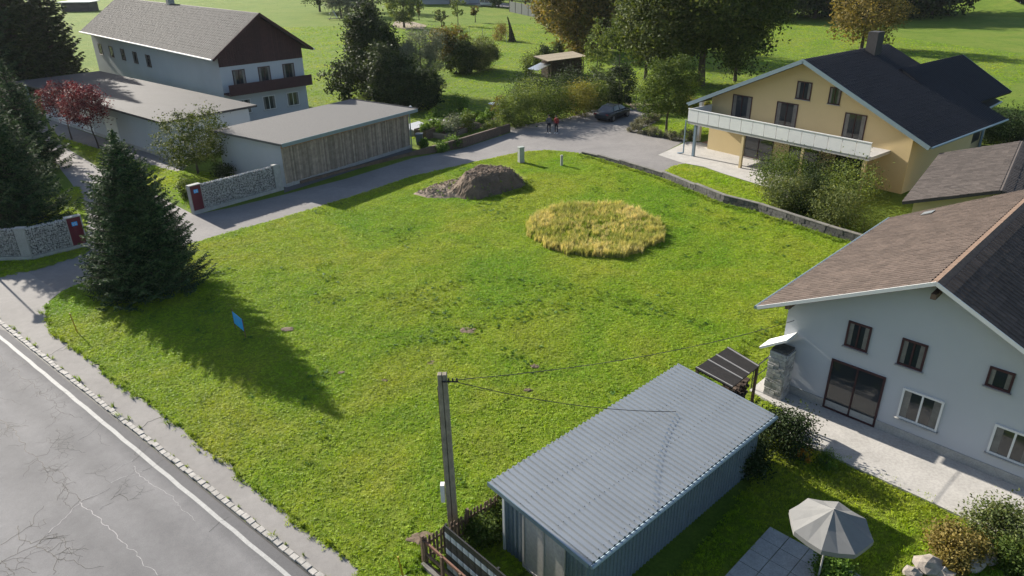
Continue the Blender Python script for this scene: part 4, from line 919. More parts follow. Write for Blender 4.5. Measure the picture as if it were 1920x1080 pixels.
# ---------------- metal shed
SA = G(915, 905, 2.5).xy; SBp = G(1272, 683, 2.5).xy; sr = (SBp - SA).normalized(); sa_ = Vector((sr.y, -sr.x)); SL = (SBp - SA).length; SW = 3.75; z0, z1 = 2.5, 2.22
sd_ = thing('metal_shed', (SA.x, SA.y, 0), 'long shed with a grey corrugated metal roof beside the lawn', 'shed')
dz = (z1 - z0) / SW; npan = 9; pw = SL / npan
def corr_panel(b, o, ul, wl3, L, Wd, pitch, h, up):
    """trapezoid ribs running along ul (length L), panel width Wd along wl3"""
    n = int(round(Wd / pitch)); pr = [];
    for i in range(n):
        x = i * Wd / n; p = Wd / n; pr += [(x, 0), (x + p * .52, 0), (x + p * .62, h), (x + p * .88, h), (x + p * .98, 0)]
    pr.append((Wd, 0)); k = len(b.v)
    for x, y in pr: b.v.append(tuple(o + wl3 * x + up * y)); b.v.append(tuple(o + wl3 * x + up * y + ul * L))
    for i in range(len(pr) - 1): b.f.append((k + 2 * i, k + 2 * i + 2, k + 2 * i + 3, k + 2 * i + 1))
    k2 = len(b.v)
    for x, y in pr: b.v.append(tuple(o + wl3 * x + up * (y - .012))); b.v.append(tuple(o + wl3 * x + up * (y - .012) + ul * L))
    for i in range(len(pr) - 1): b.f.append((k2 + 2 * i, k2 + 2 * i + 1, k2 + 2 * i + 3, k2 + 2 * i + 2))
    for e in (0, 1):
        for i in range(len(pr) - 1):
            q = (k + 2 * i + e, k + 2 * i + 2 + e, k2 + 2 * i + 2 + e, k2 + 2 * i + e); b.f.append(q if e else q[::-1])
ul = V3(sa_, dz); UL = ul.length; ul.normalize(); upn = V3(sr, 0).cross(ul); upn = upn if upn.z > 0 else -upn
for i in range(npan):
    b = MB(); o = V3(SA + sr * pw * i, z0 + .003 * (i % 2)); corr_panel(b, o, ul, V3(sr, 0), SW * UL, pw - .004, .205, .055, upn); b.build('roof_sheet', M['galv'], sd_)
    for tt in (.2, 1.3, 2.5, 3.4):
        pass
b = MB()
for i in range(44):
    for tt in (.06, 1.2, 2.4, 3.6):
        q = V3(SA + sr * (pw * (i + .5) * 9 / 44 ) , z0) + ul * tt + upn * .056; b.cyl(q, q + upn * .014, .012, n=5)
b.build('roof_screws', M['dark_metal'], sd_)['kind'] = 'stuff'
b = MB(); b.quadbox(V3(SA - sr * .03, z0 + .045), ul * SW, V3(sr, 0) * .028, (0, 0, -.14)); b.build('verge_trim', M['gutter'], sd_)
b = MB(); b.quadbox(V3(SA, z0 - .02) - V3(sa_, 0) * .012, V3(sr, 0) * SL, V3(sa_, 0) * .01, (0, 0, -.11)); b.build('fascia', M['white_paint'], sd_)
b = MB(); b.cyl(V3(SA + sa_ * (SW + .06), z1 - .04), V3(SA + sa_ * (SW + .06) + sr * SL, z1 - .04), .06, n=8); b.build('gutter', M['gutter'], sd_)
ins = .32; I0 = SA + sr * ins + sa_ * ins; WL = SL - 2 * ins; WW = SW - 2 * ins; up = Vector((0, 0, 1))
b = MB(); corr_panel(b, V3(I0 - sa_ * .002, 0), up, V3(sr, 0), z0 - .1, WL, .16, .03, -V3(sa_, 0)); b.build('wall', M['steel_wall'], sd_)
b = MB(); corr_panel(b, V3(I0 - sr * .002, 0), up, V3(sa_, 0), z1 - .02, WW, .16, .03, -V3(sr, 0)); b.build('wall', M['steel_wall'], sd_)
b = MB(); q = I0 + sr * WL; corr_panel(b, V3(q, 0), up, V3(sa_, 0), z1 - .02, WW, .16, .03, V3(sr, 0)); b.build('wall', M['steel_wall'], sd_)
b = MB(); q = I0 + sa_ * WW; corr_panel(b, V3(q, 0), up, V3(sr, 0), z1 - .08, WL, .16, .03, V3(sa_, 0)); b.build('wall', M['steel_wall'], sd_)
b = MB(); b.quadbox(V3(I0 - sr * .05 - sa_ * .05, 0), V3(sr, 0) * .08, V3(sa_, 0) * .08, (0, 0, z0 - .12)); b.build('corner_trim', M['white_paint'], sd_)
window(sd_, V3(I0 + sa_ * .8 - sr * .04, .02), sa_, -sr, 1.6, 2.0, M['batten'], 'door', True, False, pm=M['pale_concrete'])

# ---------------- fences by the pole
K1 = G(793, 1010, 1.0).xy; K2 = G(938, 924, 1.0).xy
pf = thing('picket_fence', (K1.x, K1.y, 0), 'dark brown wooden picket fence between the pole and the metal shed', 'fence')
def pickets(p, q, parent, sp=.125, m=M['brown_wood'], H=1.05):
    d = (q - p); L = d.length; d.normalize(); n = Vector((-d.y, d.x)); 
    b0 = MB(); b0.v = []; b0.quadbox((-.035, -.012, .08), (.07, 0, 0), (0, .024, 0), (0, 0, H - .12)); k = len(b0.v)
    b0.v += [(-.035, -.012, H - .04), (.035, -.012, H - .04), (0, -.012, H), (-.035, .012, H - .04), (.035, .012, H - .04), (0, .012, H)]; b0.f += [(k, k + 1, k + 2), (k + 5, k + 4, k + 3), (k, k + 3, k + 4, k + 1), (k + 1, k + 4, k + 5, k + 2), (k + 2, k + 5, k + 3, k)]
    me = b0.mesh('picket'); an = math.atan2(d.y, d.x)
    for i in range(int(L / sp)):
        c = p + d * (i + .5) * sp + n * -.035; o = link('picket', me, m, parent, V3(c, random.uniform(-.015, .015)) - W[parent.name]); o.rotation_euler = (random.uniform(-.02, .02), random.uniform(-.02, .02), an)
    for z in (.25, .74): b = MB(); b.quadbox(V3(p - n * .02, z), V3(d, 0) * L, V3(n, 0) * .04, (0, 0, .07)); b.build('rail', m, parent)
    for i in range(int(L / 1.6) + 2):
        c = p + d * min(L, i * 1.6) + n * .05; b = MB(); b.box(V3(c, 0), .09, .09, H + .02, d); b.build('post', m, parent)
pickets(K1, K2 + (K2 - K1).normalized() * .2, pf)
rf_ = thing('rail_fence', (K1.x, K1.y, 0), 'open reddish brown rail fence running from the fence corner to the frame edge', 'fence')
K3 = K1 + sa_ * 2.6
for z, m in ((.86, M['red_wood']), (.42, M['brown_wood']), (.05, M['brown_wood'])): b = MB(); b.quadbox(V3(K1, z), V3(K3 - K1, 0), V3(sr, 0) * .05, (0, 0, .09)); b.build('rail', m, rf_)
for k in range(4): b = MB(); q = K1 + sa_ * (.04 + k * .8); b.box(V3(q, 0), .08, .08, .95, sr); b.build('post', M['brown_wood'], rf_)
b = MB(); b.quadbox(V3(K1 - sr * .14, 0), V3(K3 - K1, 0), V3(sr, 0) * .12, (0, 0, .16)); b.build('base_beam', M['cap_stone'], rf_)
Q0 = G(833, 986, 1.85).xy
pv = thing('privacy_fence', (Q0.x, Q0.y, 0), 'dark grey privacy fence woven with pale horizontal strips below the pole', 'fence')
PLn = 4.4; hs = .19
for i in range(9):
    z = .12 + i * hs; m = M['pvc_light'] if i in (7, 4, 1) else M['pvc_dark']
    b = MB(); b.quadbox(V3(Q0 + sr * .0, z), V3(sa_, 0) * PLn, V3(sr, 0) * .008, (0, 0, hs - .012)); b.build('strip', m, pv)
for k in range(18): b = MB(); q = Q0 + sa_ * k * .25 - sr * .012; b.cyl(V3(q, .1), V3(q, 1.86), .006, n=4, cap=False); b.build('rod', M['dark_metal'], pv)
for k in range(3): b = MB(); b.box(V3(Q0 + sa_ * (k * 2.1 + .02) + sr * .05, 0), .06, .06, 1.9, sr); b.build('post', M['dark_metal'], pv)
b = MB(); b.quadbox(V3(Q0 - sr * .02, 1.84), V3(sa_, 0) * PLn, V3(sr, 0) * .04, (0, 0, .05)); b.build('top_rail', M['dark_metal'], pv)

# ---------------- utility pole
PB = G(851, 998); PH = 5.62
po = thing('utility_pole', tuple(PB), 'grey concrete utility pole with a groove down its face, standing at the fence', 'utility pole')
for s in (-1, 1):
    b = MB(); k = len(b.v); w0, w1, d0, d1 = .135, .115, .13, .095; ox0, ox1 = s * .078, s * .066
    for (ox, w, d, z) in ((ox0, w0, d0, 0), (ox1, w1, d1, PH)):
        for cx, cy in ((-1, -1), (1, -1), (1, 1), (-1, 1)): b.v.append((PB.x + ox + cx * w / 2 - (.0 if z == 0 else .06), PB.y + cy * d, z))
    b.f += [(3, 2, 1, 0), (4, 5, 6, 7)] + [(i, (i + 1) % 4, 4 + (i + 1) % 4, 4 + i) for i in range(4)]
    b.build('flange', M['pole'], po, bevel=.012)
b = MB(); b.quadbox((PB.x - .05, PB.y - .05, 0), (.1, 0, 0), (0, .1, 0), (-.06, 0, PH - .05)); b.build('web', M['pole'], po)
b = MB(); b.quadbox((PB.x - .31, PB.y - .1, 1.25), (.12, 0, 0), (0, .18, 0), (0, 0, .62)); b.build('meter_box', M['white_paint'], po)
b = MB(); b.cyl((PB.x - .06, PB.y - .13, PH - .18), (PB.x + .38, PB.y - .13, PH - .18), .022, n=6); b.cyl((PB.x - .17, PB.y, 1.9), (PB.x - .20, PB.y, PH - .4), .012, n=5); b.build('bracket', M['dark_metal'], po)
for k in range(3): b = MB(); x = PB.x + .12 + k * .11; b.cyl((x, PB.y - .13, PH - .16), (x, PB.y - .13, PH - .07), .026, .02, n=7); b.build('insulator', M['dark_metal'], po)
def wire(label, p, q, sag):
    b = MB(); n = 24; pts = [Vector(p).lerp(Vector(q), i / n) - Vector((0, 0, sag * 4 * (i / n) * (1 - i / n))) for i in range(n + 1)]
    b.tube(pts, [.011] * (n + 1), 4); o = b.build('overhead_wire', M['wire']); tag(o, label, 'wire', 'wires from the pole'); return o
wire('upper black wire sagging from the pole over the shelter to the white house', (PB.x + .3, PB.y - .13, PH - .12), V3(base + a * .3 - r * .05, 3.2), .35)
wire('lower thin wire from the pole to the metal shed roof', (PB.x + .3, PB.y - .13, PH - .18), V3(SA + sr * 6.6 + sa_ * 1.6, 2.46), .25)

# ---------------- gabion walls
def stones(b, o, u, n, L, H, s=.115, rg=None, dep=.05):
    rg = rg or random.Random(1); u = V3(u, 0); n = V3(n, 0); nz_ = int(H / s)
    for i in range(nz_):
        for j in range(int(L / s)):
            c = o + u * ((j + .5 + rg.uniform(-.3, .3)) * s + (i % 2) * s * .3) + n * rg.uniform(-.03, dep) + Vector((0, 0, (i + .5 + rg.uniform(-.25, .25)) * s)); k = len(b.v); R_ = s * rg.uniform(.58, .82)
            rot = Matrix.Rotation(rg.uniform(0, 6), 3, 'Z') @ Matrix.Rotation(rg.uniform(0, 6), 3, 'X')
            for v in ((1, 0, 0), (-1, 0, 0), (0, 1, 0), (0, -1, 0), (0, 0, 1), (0, 0, -1)):
                b.v.append(tuple(c + rot @ (Vector(v) * R_ * rg.uniform(.7, 1.15))))
            for f in ((0, 2, 4), (2, 1, 4), (1, 3, 4), (3, 0, 4), (2, 0, 5), (1, 2, 5), (3, 1, 5), (0, 3, 5)): b.f.append(tuple(k + q for q in f))
def gabion(segs, label, panel_end, pillars, H=1.92, T=.32, gt='24'):
    root = thing('gabion_wall', V3(segs[0], 0), label, 'wall', 'stone basket walls with a red panel'); rg = random.Random(len(segs))
    for si in range(len(segs) - 1):
        p, q = V2(segs[si]), V2(segs[si + 1]); d = q - p; L = d.length; d.normalize(); n = Vector((d.y, -d.x))       # n = towards the lane
        b = MB(); b.quadbox(V3(p - n * T, 0), V3(d, 0) * L, V3(n, 0) * (T + .06), (0, 0, .26)); b.build('plinth', M['concrete'], root)
        s0, s1 = 0.0, L
        if panel_end == 'start' and si == 0: s0 = .85
        if panel_end == 'end' and si == len(segs) - 2: s1 = L - .85
        if pillars[si]: s1 -= .62
        b = MB(); b.quadbox(V3(p + d * s0 - n * (T - .05), .26), V3(d, 0) * (s1 - s0), V3(n, 0) * (T - .1), (0, 0, H - .34)); b.build('core', M['gravel'], root)
        b = MB(); stones(b, V3(p + d * s0 - n * .05, .26), d, n, s1 - s0, H - .28, rg=rg); stones(b, V3(p + d * s0 - n * (T - .05), .26), d, -n, s1 - s0, H - .28, rg=rg)
        for k in range(2): stones(b, V3(p + d * s0 - n * (.1 + .11 * k), H - .16), d, n, s1 - s0, .12, rg=rg, dep=.0)
        b.build('stones', M['gabion'], root)['kind'] = 'stuff'
        b = MB()
        for k in range(int((s1 - s0) / .4) + 1): x = s0 + min(s1 - s0, k * .4); b.cyl(V3(p + d * x + n * .035, .26), V3(p + d * x + n * .035, H), .006, n=4, cap=False)
        for z in np.arange(.3, H, .2): b.cyl(V3(p + d * s0 + n * .035, z), V3(p + d * s1 + n * .035, z), .005, n=4, cap=False)
        b.build('wire_basket', M['galv'], root)['kind'] = 'stuff'
        if pillars[si]:
            b = MB(); b.quadbox(V3(p + d * (L - .6) - n * T, .26), V3(d, 0) * .6, V3(n, 0) * (T + .03), (0, 0, H - .24)); b.build('pillar', M['concrete'], root, bevel=.02)
        if s0 > 0 or (panel_end == 'end' and si == len(segs) - 2):
            x0 = 0 if s0 > 0 else L - .85; 
            b = MB(); b.quadbox(V3(p + d * (x0) - n * T, .26), V3(d, 0) * .06, V3(n, 0) * (T + .05), (0, 0, H - .2)); b.quadbox(V3(p + d * (x0 + .79) - n * T, .26), V3(d, 0) * .06, V3(n, 0) * (T + .05), (0, 0, H - .2)); b.quadbox(V3(p + d * (x0 + .06) - n * T, H), V3(d, 0) * .73, V3(n, 0) * (T + .05), (0, 0, .06)); b.build('panel_frame', M['concrete'], root)
            b = MB(); b.quadbox(V3(p + d * (x0 + .06) - n * (T - .02), .26), V3(d, 0) * .73, V3(n, 0) * (T - .0), (0, 0, H - .26)); pn = b.build('red_panel', M['maroon'], root)
            b = MB(); q0 = V3(p + d * (x0 + .28) + n * .022, H - .50); b.quadbox(q0, V3(d, 0) * .30, V3(n, 0) * .012, (0, 0, .24)); b.build('number_plate', M['blue_sign'], pn)
            b = MB(); q0 = q0 + V3(n, 0) * .0125     # blurred white figures: strokes
            for (x, z, w, h) in ((.05, .13, .05, .022), (.08, .15, .02, .05), (.05, .05, .07, .022), (.05, .05, .02, .09), (.16, .05, .02, .14), (.16, .05, .08, .022), (.22, .05, .02, .14), (.16, .17, .08, .022)):
                b.quadbox(q0 + V3(d, 0) * x + Vector((0, 0, z)), V3(d, 0) * w, V3(n, 0) * .004, (0, 0, h))
            b.build('figures', M['white_paint'], pn)
    return root
gabion([G(364, 403).xy, G(532, 355.7).xy], 'straight gabion wall of grey stones with a dark red panel at its left end', 'start', [True])
gabion([G(-160, 505).xy, G(-60, 491).xy, G(63, 487.5).xy, G(167, 461.6).xy], 'bent gabion wall with a concrete pillar and a dark red panel at its right end', 'end', [False, True, False])

# ---------------- retaining wall at the far side of the plot
rw = thing('retaining_wall', tuple(G(*WALLT[0])), 'low dark stone retaining wall with flat coping along the far lawn edge', 'wall')
pp = [G(*p).xy for p in WALLT]; rg = random.Random(9)
for i in range(len(pp) - 1):
    p, q = pp[i], pp[i + 1]; d = q - p; L = d.length; d.normalize(); n = Vector((-d.y, d.x)); n = n if n.y > 0 else -n; Hh = .20 + .35 * min(1, i / 4)
    b = MB(); b.quadbox(V3(p + n * .05, 0), V3(d, 0) * L, V3(n, 0) * .22, (0, 0, Hh)); b.build('core', M['wall_stone'], rw)
    x = 0.0
    while x < L - .05:
        w = min(rg.uniform(.85, 1.0), L - x); b = MB(); b.quadbox(V3(p + d * x + n * .0, Hh + rg.uniform(0, .008)), V3(d, 0) * (w - .012), V3(n, 0) * .28, (0, 0, .05)); b.build('coping_stone', M['cap_stone'], rw); x += w
    for cz in range(2 if i > 1 else 1):
        x = -.2 * cz; h = Hh / (2 if i > 1 else 1)
        while x < L - .05:
            w = min(rg.uniform(.28, .46), L - x); b = MB(); xx = max(x, 0); b.quadbox(V3(p + d * xx + n * (.05 - rg.uniform(.02, .05)), cz * h), V3(d, 0) * (w - .02 - (xx - x)), V3(n, 0) * .06, (0, 0, h - .012)); b.build('block', M['wall_stone'], rw); x += w

# ---------------- garden wall along the lane
gw = thing('garden_wall', tuple(G(793, 291)), 'low brown garden wall between the lane and the vegetable beds', 'wall')
gp = [(565, 345, .22), (660, 319, .22), (765, 293, .25), (805, 288, .55), (868, 277, .85), (957, 247, .75)]
for i in range(len(gp) - 1):
    p, q = G(*gp[i][:2]).xy, G(*gp[i + 1][:2]).xy; d = q - p; L = d.length; d.normalize(); n = Vector((-d.y, d.x)); nn_ = max(1, int(L / 1.2)); h0, h1 = gp[i][2], gp[i + 1][2]
    for k in range(nn_):
        t0, t1 = k / nn_, (k + 1) / nn_; P = p + d * L * t0; w = L / nn_ - .015; b = MB(); kk = len(b.v); ha, hb = h0 + (h1 - h0) * t0, h0 + (h1 - h0) * t1
        b.v += [tuple(V3(P, 0)), tuple(V3(P + d * w, 0)), tuple(V3(P + d * w + n * .2, 0)), tuple(V3(P + n * .2, 0)), tuple(V3(P, ha)), tuple(V3(P + d * w, hb)), tuple(V3(P + d * w + n * .2, hb)), tuple(V3(P + n * .2, ha))]
        b.f += [(3, 2, 1, 0), (4, 5, 6, 7), (0, 1, 5, 4), (1, 2, 6, 5), (2, 3, 7, 6), (3, 0, 4, 7)]; b.build('wall_panel', M['soil'] if i < 3 else M['firewood'], gw)

# ---------------- wooden outbuilding along the lane
wa = (G(773, 277).xy - G(533, 353).xy).normalized(); wb = Vector((-wa.y, wa.x)); WR = G(770, 278).xy; WLn = (WR - G(534, 351).xy).length; W0 = WR - wa * WLn
wh = thing('wooden_outbuilding', (W0.x, W0.y, 0), 'long low outbuilding with weathered vertical boards and a grey gravel roof', 'outbuilding')
b = MB(); b.quadbox(V3(W0, 0), V3(wa, 0) * WLn, V3(wb, 0) * 7.5, (0, 0, 3.15)); b.build('wall', M['white_wall'], wh)
b = MB(); b.quadbox(V3(W0 - wb * .06, 0), V3(wa, 0) * WLn, V3(wb, 0) * .05, (0, 0, .28)); b.build('plinth', M['concrete'], wh)
rg = random.Random(2); x = 0; protos = []
for k in range(4):
    bq = MB(); bq.quadbox((0, 0, 0), V3(wa, 0) * .132, V3(-wb, 0) * (.022 + .004 * k), (0, 0, 2.62)); protos.append(bq.mesh('board'))
nb = int(WLn / .14)
for i in range(nb):
    q = W0 + wa * (i * .14 + .004) - wb * (.008 + .012 * (i % 2)); link('board', protos[rg.randrange(4)], M['wood'], wh, V3(q, .28 + rg.uniform(-.03, .03)) - W[wh.name])
b = MB(); b.quadbox(V3(W0 - wb * .05, 2.9), V3(wa, 0) * WLn, V3(wb, 0) * .045, (0, 0, .16)); b.build('top_board', M['orange_wood'], wh)
b = MB(); R0 = W0 - wa * .3 - wb * .55; b.quadbox(V3(R0, 3.2), V3(wa, 0) * (WLn + .9), V3(wb, 0) * 8.2, (0, 0, .16)); b.build('roof', M['gravel'], wh)
b = MB(); b.quadbox(V3(R0 - wb * .03, 3.12), V3(wa, 0) * (WLn + .9), V3(wb, 0) * .028, (0, 0, .27)); b.build('fascia', M['gutter'], wh)
b = MB(); q = R0 + wa * (WLn + .9); b.quadbox(V3(q + wa * .002, 3.12), V3(wa, 0) * .04, V3(wb, 0) * 8.2, (0, 0, .32)); b.build('parapet', M['gravel'], wh)
b = MB(); q = R0 + wa * (WLn + .96) + wb * .9; b.cyl(V3(q, 3.35), V3(q + wa * .12, 3.38), .16, n=10); b.build('lamp', M['white_paint'], wh)
b = MB(); q = W0 + wa * (WLn + .02); b.cyl(V3(q - wb * .12, 0), V3(q - wb * .12, 3.2), .05, n=6); b.build('downpipe', M['gutter'], wh)
b = MB(); q = W0 + wa * (WLn + 1.2) + wb * 1.6; b.quadbox(V3(q - wa * 1.2, 2.3), V3(wa, 0) * 1.6, V3(wb, 0) * 2.2, (0, 0, .06)); b.box(V3(q, 0), .07, .07, 2.3); b.box(V3(q + wb * 1.8, 0), .07, .07, 2.3); b.build('side_canopy', M['brown_wood'], wh)
# ---------------- white outbuilding (left)
P0 = G(88, 222).xy; P1 = G(310, 297).xy; wd_ = (P1 - P0).normalized(); wn = Vector((-wd_.y, wd_.x)); wn = wn if wn.y > 0 else -wn; LW = (P1 - P0).length + 1.5
wt_ = thing('white_outbuilding', (P0.x, P0.y, 0), 'low white outbuilding with a thin grey flat roof behind the purple trees', 'outbuilding')
b = MB(); b.quadbox(V3(P0, 0), V3(wd_, 0) * LW, V3(wn, 0) * 7.5, (0, 0, 3.2)); b.build('wall', M['white_wall'], wt_)
b = MB(); b.quadbox(V3(P0 - wn * .03, 0), V3(wd_, 0) * LW, V3(wn, 0) * .028, (0, 0, .3)); b.build('plinth', M['concrete'], wt_)
b = MB(); b.quadbox(V3(P0 - wd_ * 4.6 - wn * .6, 3.25), V3(wd_, 0) * (LW + 5.1), V3(wn, 0) * 8.7, (0, 0, .18)); b.build('roof', M['grey_roof'], wt_)
for k in (0, 1): b = MB(); q = P0 - wd_ * (3.6) + wn * (k * 6.5); b.box(V3(q, 0), .14, .14, 3.25); b.build('post', M['gutter'], wt_)
for k in (3.5, 9.5, 15): window(wt_, V3(P0 + wd_ * k, .05), wd_, -wn, 2.6, 2.3, M['white_paint'], 'garage_door', False, False, pm=M['white_paint'])
# ---------------- grey roofed house (top left)
A0 = G(150, 59, 6.5).xy; A1_ = G(398, 112, 6.5).xy; ad = (A1_ - A0).normalized(); an_ = Vector((-ad.y, ad.x)); an_ = an_ if an_.y > 0 else -an_; AL = (A1_ - A0).length
gh = thing('grey_roof_house', V3(A0, 0), 'large house with a broad grey tiled roof and dark wooden gable behind the outbuildings', 'house')
HWA, ZE, ZR = 5.4, 6.5, 10.3; kA = (ZR - ZE) / HWA
b = MB(); B0 = A0 + ad * .9 + an_ * .9
verts_gable(b, B0, an_, ad, 2 * HWA - 1.8, AL - 1.8, ZE + .9 * kA - .2, ZR - .2); b.build('wall', M['white_wall'], gh)
gq = B0 + ad * (AL - 1.8 + .02)
b = MB(); k = len(b.v); Wg = 2 * HWA - 1.8
nbz = int(Wg / .25)
for i in range(nbz):
    x0 = i * Wg / nbz; x1 = (i + 1) * Wg / nbz - .015; top = lambda x: (ZR - .22) - abs(x - Wg / 2) * kA; zb = 5.6
    if min(top(x0), top(x1)) < zb + .1: continue
    k = len(b.v)
    for dd2 in (0, .03):
        for x, z in ((x0, zb), (x1, zb), (x1, top(x1)), (x0, top(x0))): b.v.append(tuple(V3(gq + an_ * x + ad * dd2, z)))
    b.f += [(k + 3, k + 2, k + 1, k), (k + 4, k + 5, k + 6, k + 7), (k, k + 1, k + 5, k + 4), (k + 1, k + 2, k + 6, k + 5), (k + 2, k + 3, k + 7, k + 6), (k + 3, k, k + 4, k + 7)]
b.build('gable_boards', M['maroon_wood'], gh)
for sd in (0, 1):
    e = A0 + an_ * 2 * HWA * sd; ri = A0 + an_ * HWA
    b = MB(); b.slab([V3(e, ZE), V3(e + ad * AL, ZE), V3(ri + ad * AL, ZR), V3(ri, ZR)], .18); sl_ = b.build('roof_slope', M['grey_roof'], gh)
    s3 = V3(ri, ZR) - V3(e, ZE); S = s3.length; s3.normalize(); nr3 = V3(ad, 0).cross(s3); nr3 = nr3 if nr3.z > 0 else -nr3
    if sd == 0: shingle_field(sl_, V3(e, ZE) + nr3 * .003, V3(ad, 0), s3, nr3, AL, S, M['grey_roof'], .36, .33, 0, 'roof_tile', .02)
    b = MB(); oo = (an_ * -.08 if sd == 0 else an_ * .08); b.cyl(V3(e + oo, ZE - .05), V3(e + oo + ad * AL, ZE - .05), .09, n=8); b.build('gutter', M['white_paint'], gh)
    b = MB(); b.quadbox(V3(e + ad * AL, ZE) + nr3 * .03, s3 * S, V3(ad, 0) * .05, -nr3 * .25); b.build('verge_board', M['maroon_wood'], gh)
for k in (2, 6, 10, 14, 18): 
    if k < AL - 4: window(gh, V3(B0 + ad * k, 3.9), ad, -an_, 1.3, 1.3, M['maroon_wood'])
for k in (1.2, 3.9, 6.6): window(gh, V3(gq - ad * .02 + an_ * k, 3.6), an_, ad, 1.3, 1.6, M['maroon_wood']); window(gh, V3(gq - ad * .02 + an_ * k, .9), an_, ad, 1.4, 1.4, M['white_paint'])
bal = MB(); bal.quadbox(V3(gq, 3.0), V3(ad, 0) * 1.4, V3(an_, 0) * Wg, (0, 0, .15)); bal.quadbox(V3(gq + ad * 1.36, 3.15), V3(ad, 0) * .04, V3(an_, 0) * Wg, (0, 0, .9)); bal.build('balcony', M['maroon_wood'], gh)
ch = MB(); ch.box(V3(A0 + ad * AL * .45 + an_ * HWA, ZR - .6), .7, .7, 1.8, ad); ch.build('chimney', M['concrete'], gh)

# ---------------- yellow house (right)
ur = Vector((.78, .625)).normalized(); uu = Vector((ur.y, -ur.x)); EB = G(1290, 193, 3.8).xy; AP = G(1505, 112, 8.3).xy
hwB = (AP - EB).dot(uu); ZB, ZBR = 3.8, 8.3; LB = 10.5; kB = (ZBR - ZB) / hwB
yh = thing('yellow_house', V3(EB, 0), 'yellow rendered house with a dark blue grey roof and a white balcony', 'house')
WB = hwB * 2 - 3.0
b = MB(); Y0 = EB + uu * 1.6 + ur * 1.1; verts_gable(b, Y0, uu, ur, 2 * hwB - 3.2, LB, ZB + 1.6 * kB - .2, ZBR - .2); b.build('wall', M['yellow_wall'], yh)
for sd in (0, 1):
    e = EB + uu * 2 * hwB * sd; ri = EB + uu * hwB; LL_ = LB + 2.2
    b = MB(); b.slab([V3(e, ZB), V3(e + ur * LL_, ZB), V3(ri + ur * LL_, ZBR), V3(ri, ZBR)], .16); sl_ = b.build('roof_slope', M['navy_roof'], yh)
    s3 = V3(ri, ZBR) - V3(e, ZB); S = s3.length; s3.normalize(); n3 = V3(ur, 0).cross(s3); n3 = n3 if n3.z > 0 else -n3
    shingle_field(sl_, V3(e, ZB) + n3 * .003, V3(ur, 0), s3, n3, LL_, S, M['navy_roof'], .36, .33, 0, 'roof_tile', .02)
    b = MB(); b.quadbox(V3(e, ZB) - V3(ur, 0) * .05 + n3 * .04, s3 * S, V3(ur, 0) * .04, -n3 * .28); b.build('verge_board', M['gutter'], yh)
    oo = uu * (-.08 if sd == 0 else .08); b = MB(); b.cyl(V3(e + oo, ZB - .05), V3(e + oo + ur * LL_, ZB - .05), .08, n=8); b.build('gutter', M['gutter'], yh)
ch = MB(); ch.box(V3(EB + uu * (hwB + .6) + ur * 9.0, ZBR - 1), 1.0, .8, 2.3, ur); cho = ch.build('chimney', M['grey_roof'], yh)
# rear wing: lower ridge
WG = G(1805, 103, 7.1).xy; WC = G(1898, 172, 4.6).xy; sB = 9.5; q0 = WG - ur * 11
dv = (WC - WG); hwW = dv.dot(uu)
for sd in (-1, 1):
    e = WG + uu * hwW * sd; b = MB(); Pq = [V3(e - ur * 11, 4.6), V3(e, 4.6), V3(WG, 7.1), V3(WG - ur * 11, 7.1)]; b.slab(Pq, .15); sl_ = b.build('wing_roof_slope', M['navy_roof'], yh)
    s3 = V3(WG, 7.1) - V3(e, 4.6); S = s3.length; s3.normalize(); n3 = V3(ur, 0).cross(s3); n3 = n3 if n3.z > 0 else -n3
    shingle_field(sl_, V3(e - ur * 11, 4.6) + n3 * .003, V3(ur, 0), s3, n3, 11, S, M['navy_roof'], .36, .33, 0, 'roof_tile', .02)
    b = MB(); b.quadbox(V3(e, 4.6) + n3 * .04 + V3(ur, 0) * .01, s3 * S, V3(ur, 0) * .04, -n3 * .25); b.build('verge_board', M['gutter'], yh)
b = MB(); verts_gable(b, WG - ur * 11 - uu * (hwW - .9), uu, ur, 2 * hwW - 1.8, 10.2, 4.9, 6.9); b.build('wing_wall', M['yellow_wall'], yh)
# porch roof on the right of the wing
Pa, Pb = G(1878, 190, 3.9).xy, G(1772, 244, 3.9).xy; pd = (Pb - Pa); 
b = MB(); up_ = -Vector((pd.y, -pd.x)).normalized(); 
if up_.dot(WG - Pa) < 0: up_ = -up_
b.slab([V3(Pa, 3.9), V3(Pb, 3.9), V3(Pb + up_ * 2.6, 4.9), V3(Pa + up_ * 2.6, 4.9)], .12); b.build('porch_roof', M['navy_roof'], yh)
b = MB(); b.cyl(V3(Pa, 3.86), V3(Pb, 3.86), .08, n=8); b.build('porch_gutter', M['gutter'], yh)
b = MB(); q = Pa + pd * .08 + up_ * .5; b.box(V3(q, 0), .16, .16, 3.9); b.build('porch_post', M['gutter'], yh)
b = MB(); b.quadbox(V3(Pa + pd * .1 + up_ * .6, .9), V3(pd, 0) * .5, V3(up_, 0) * .05, (0, 0, 1.0)); b.build('porch_railing', M['dark_metal'], yh)
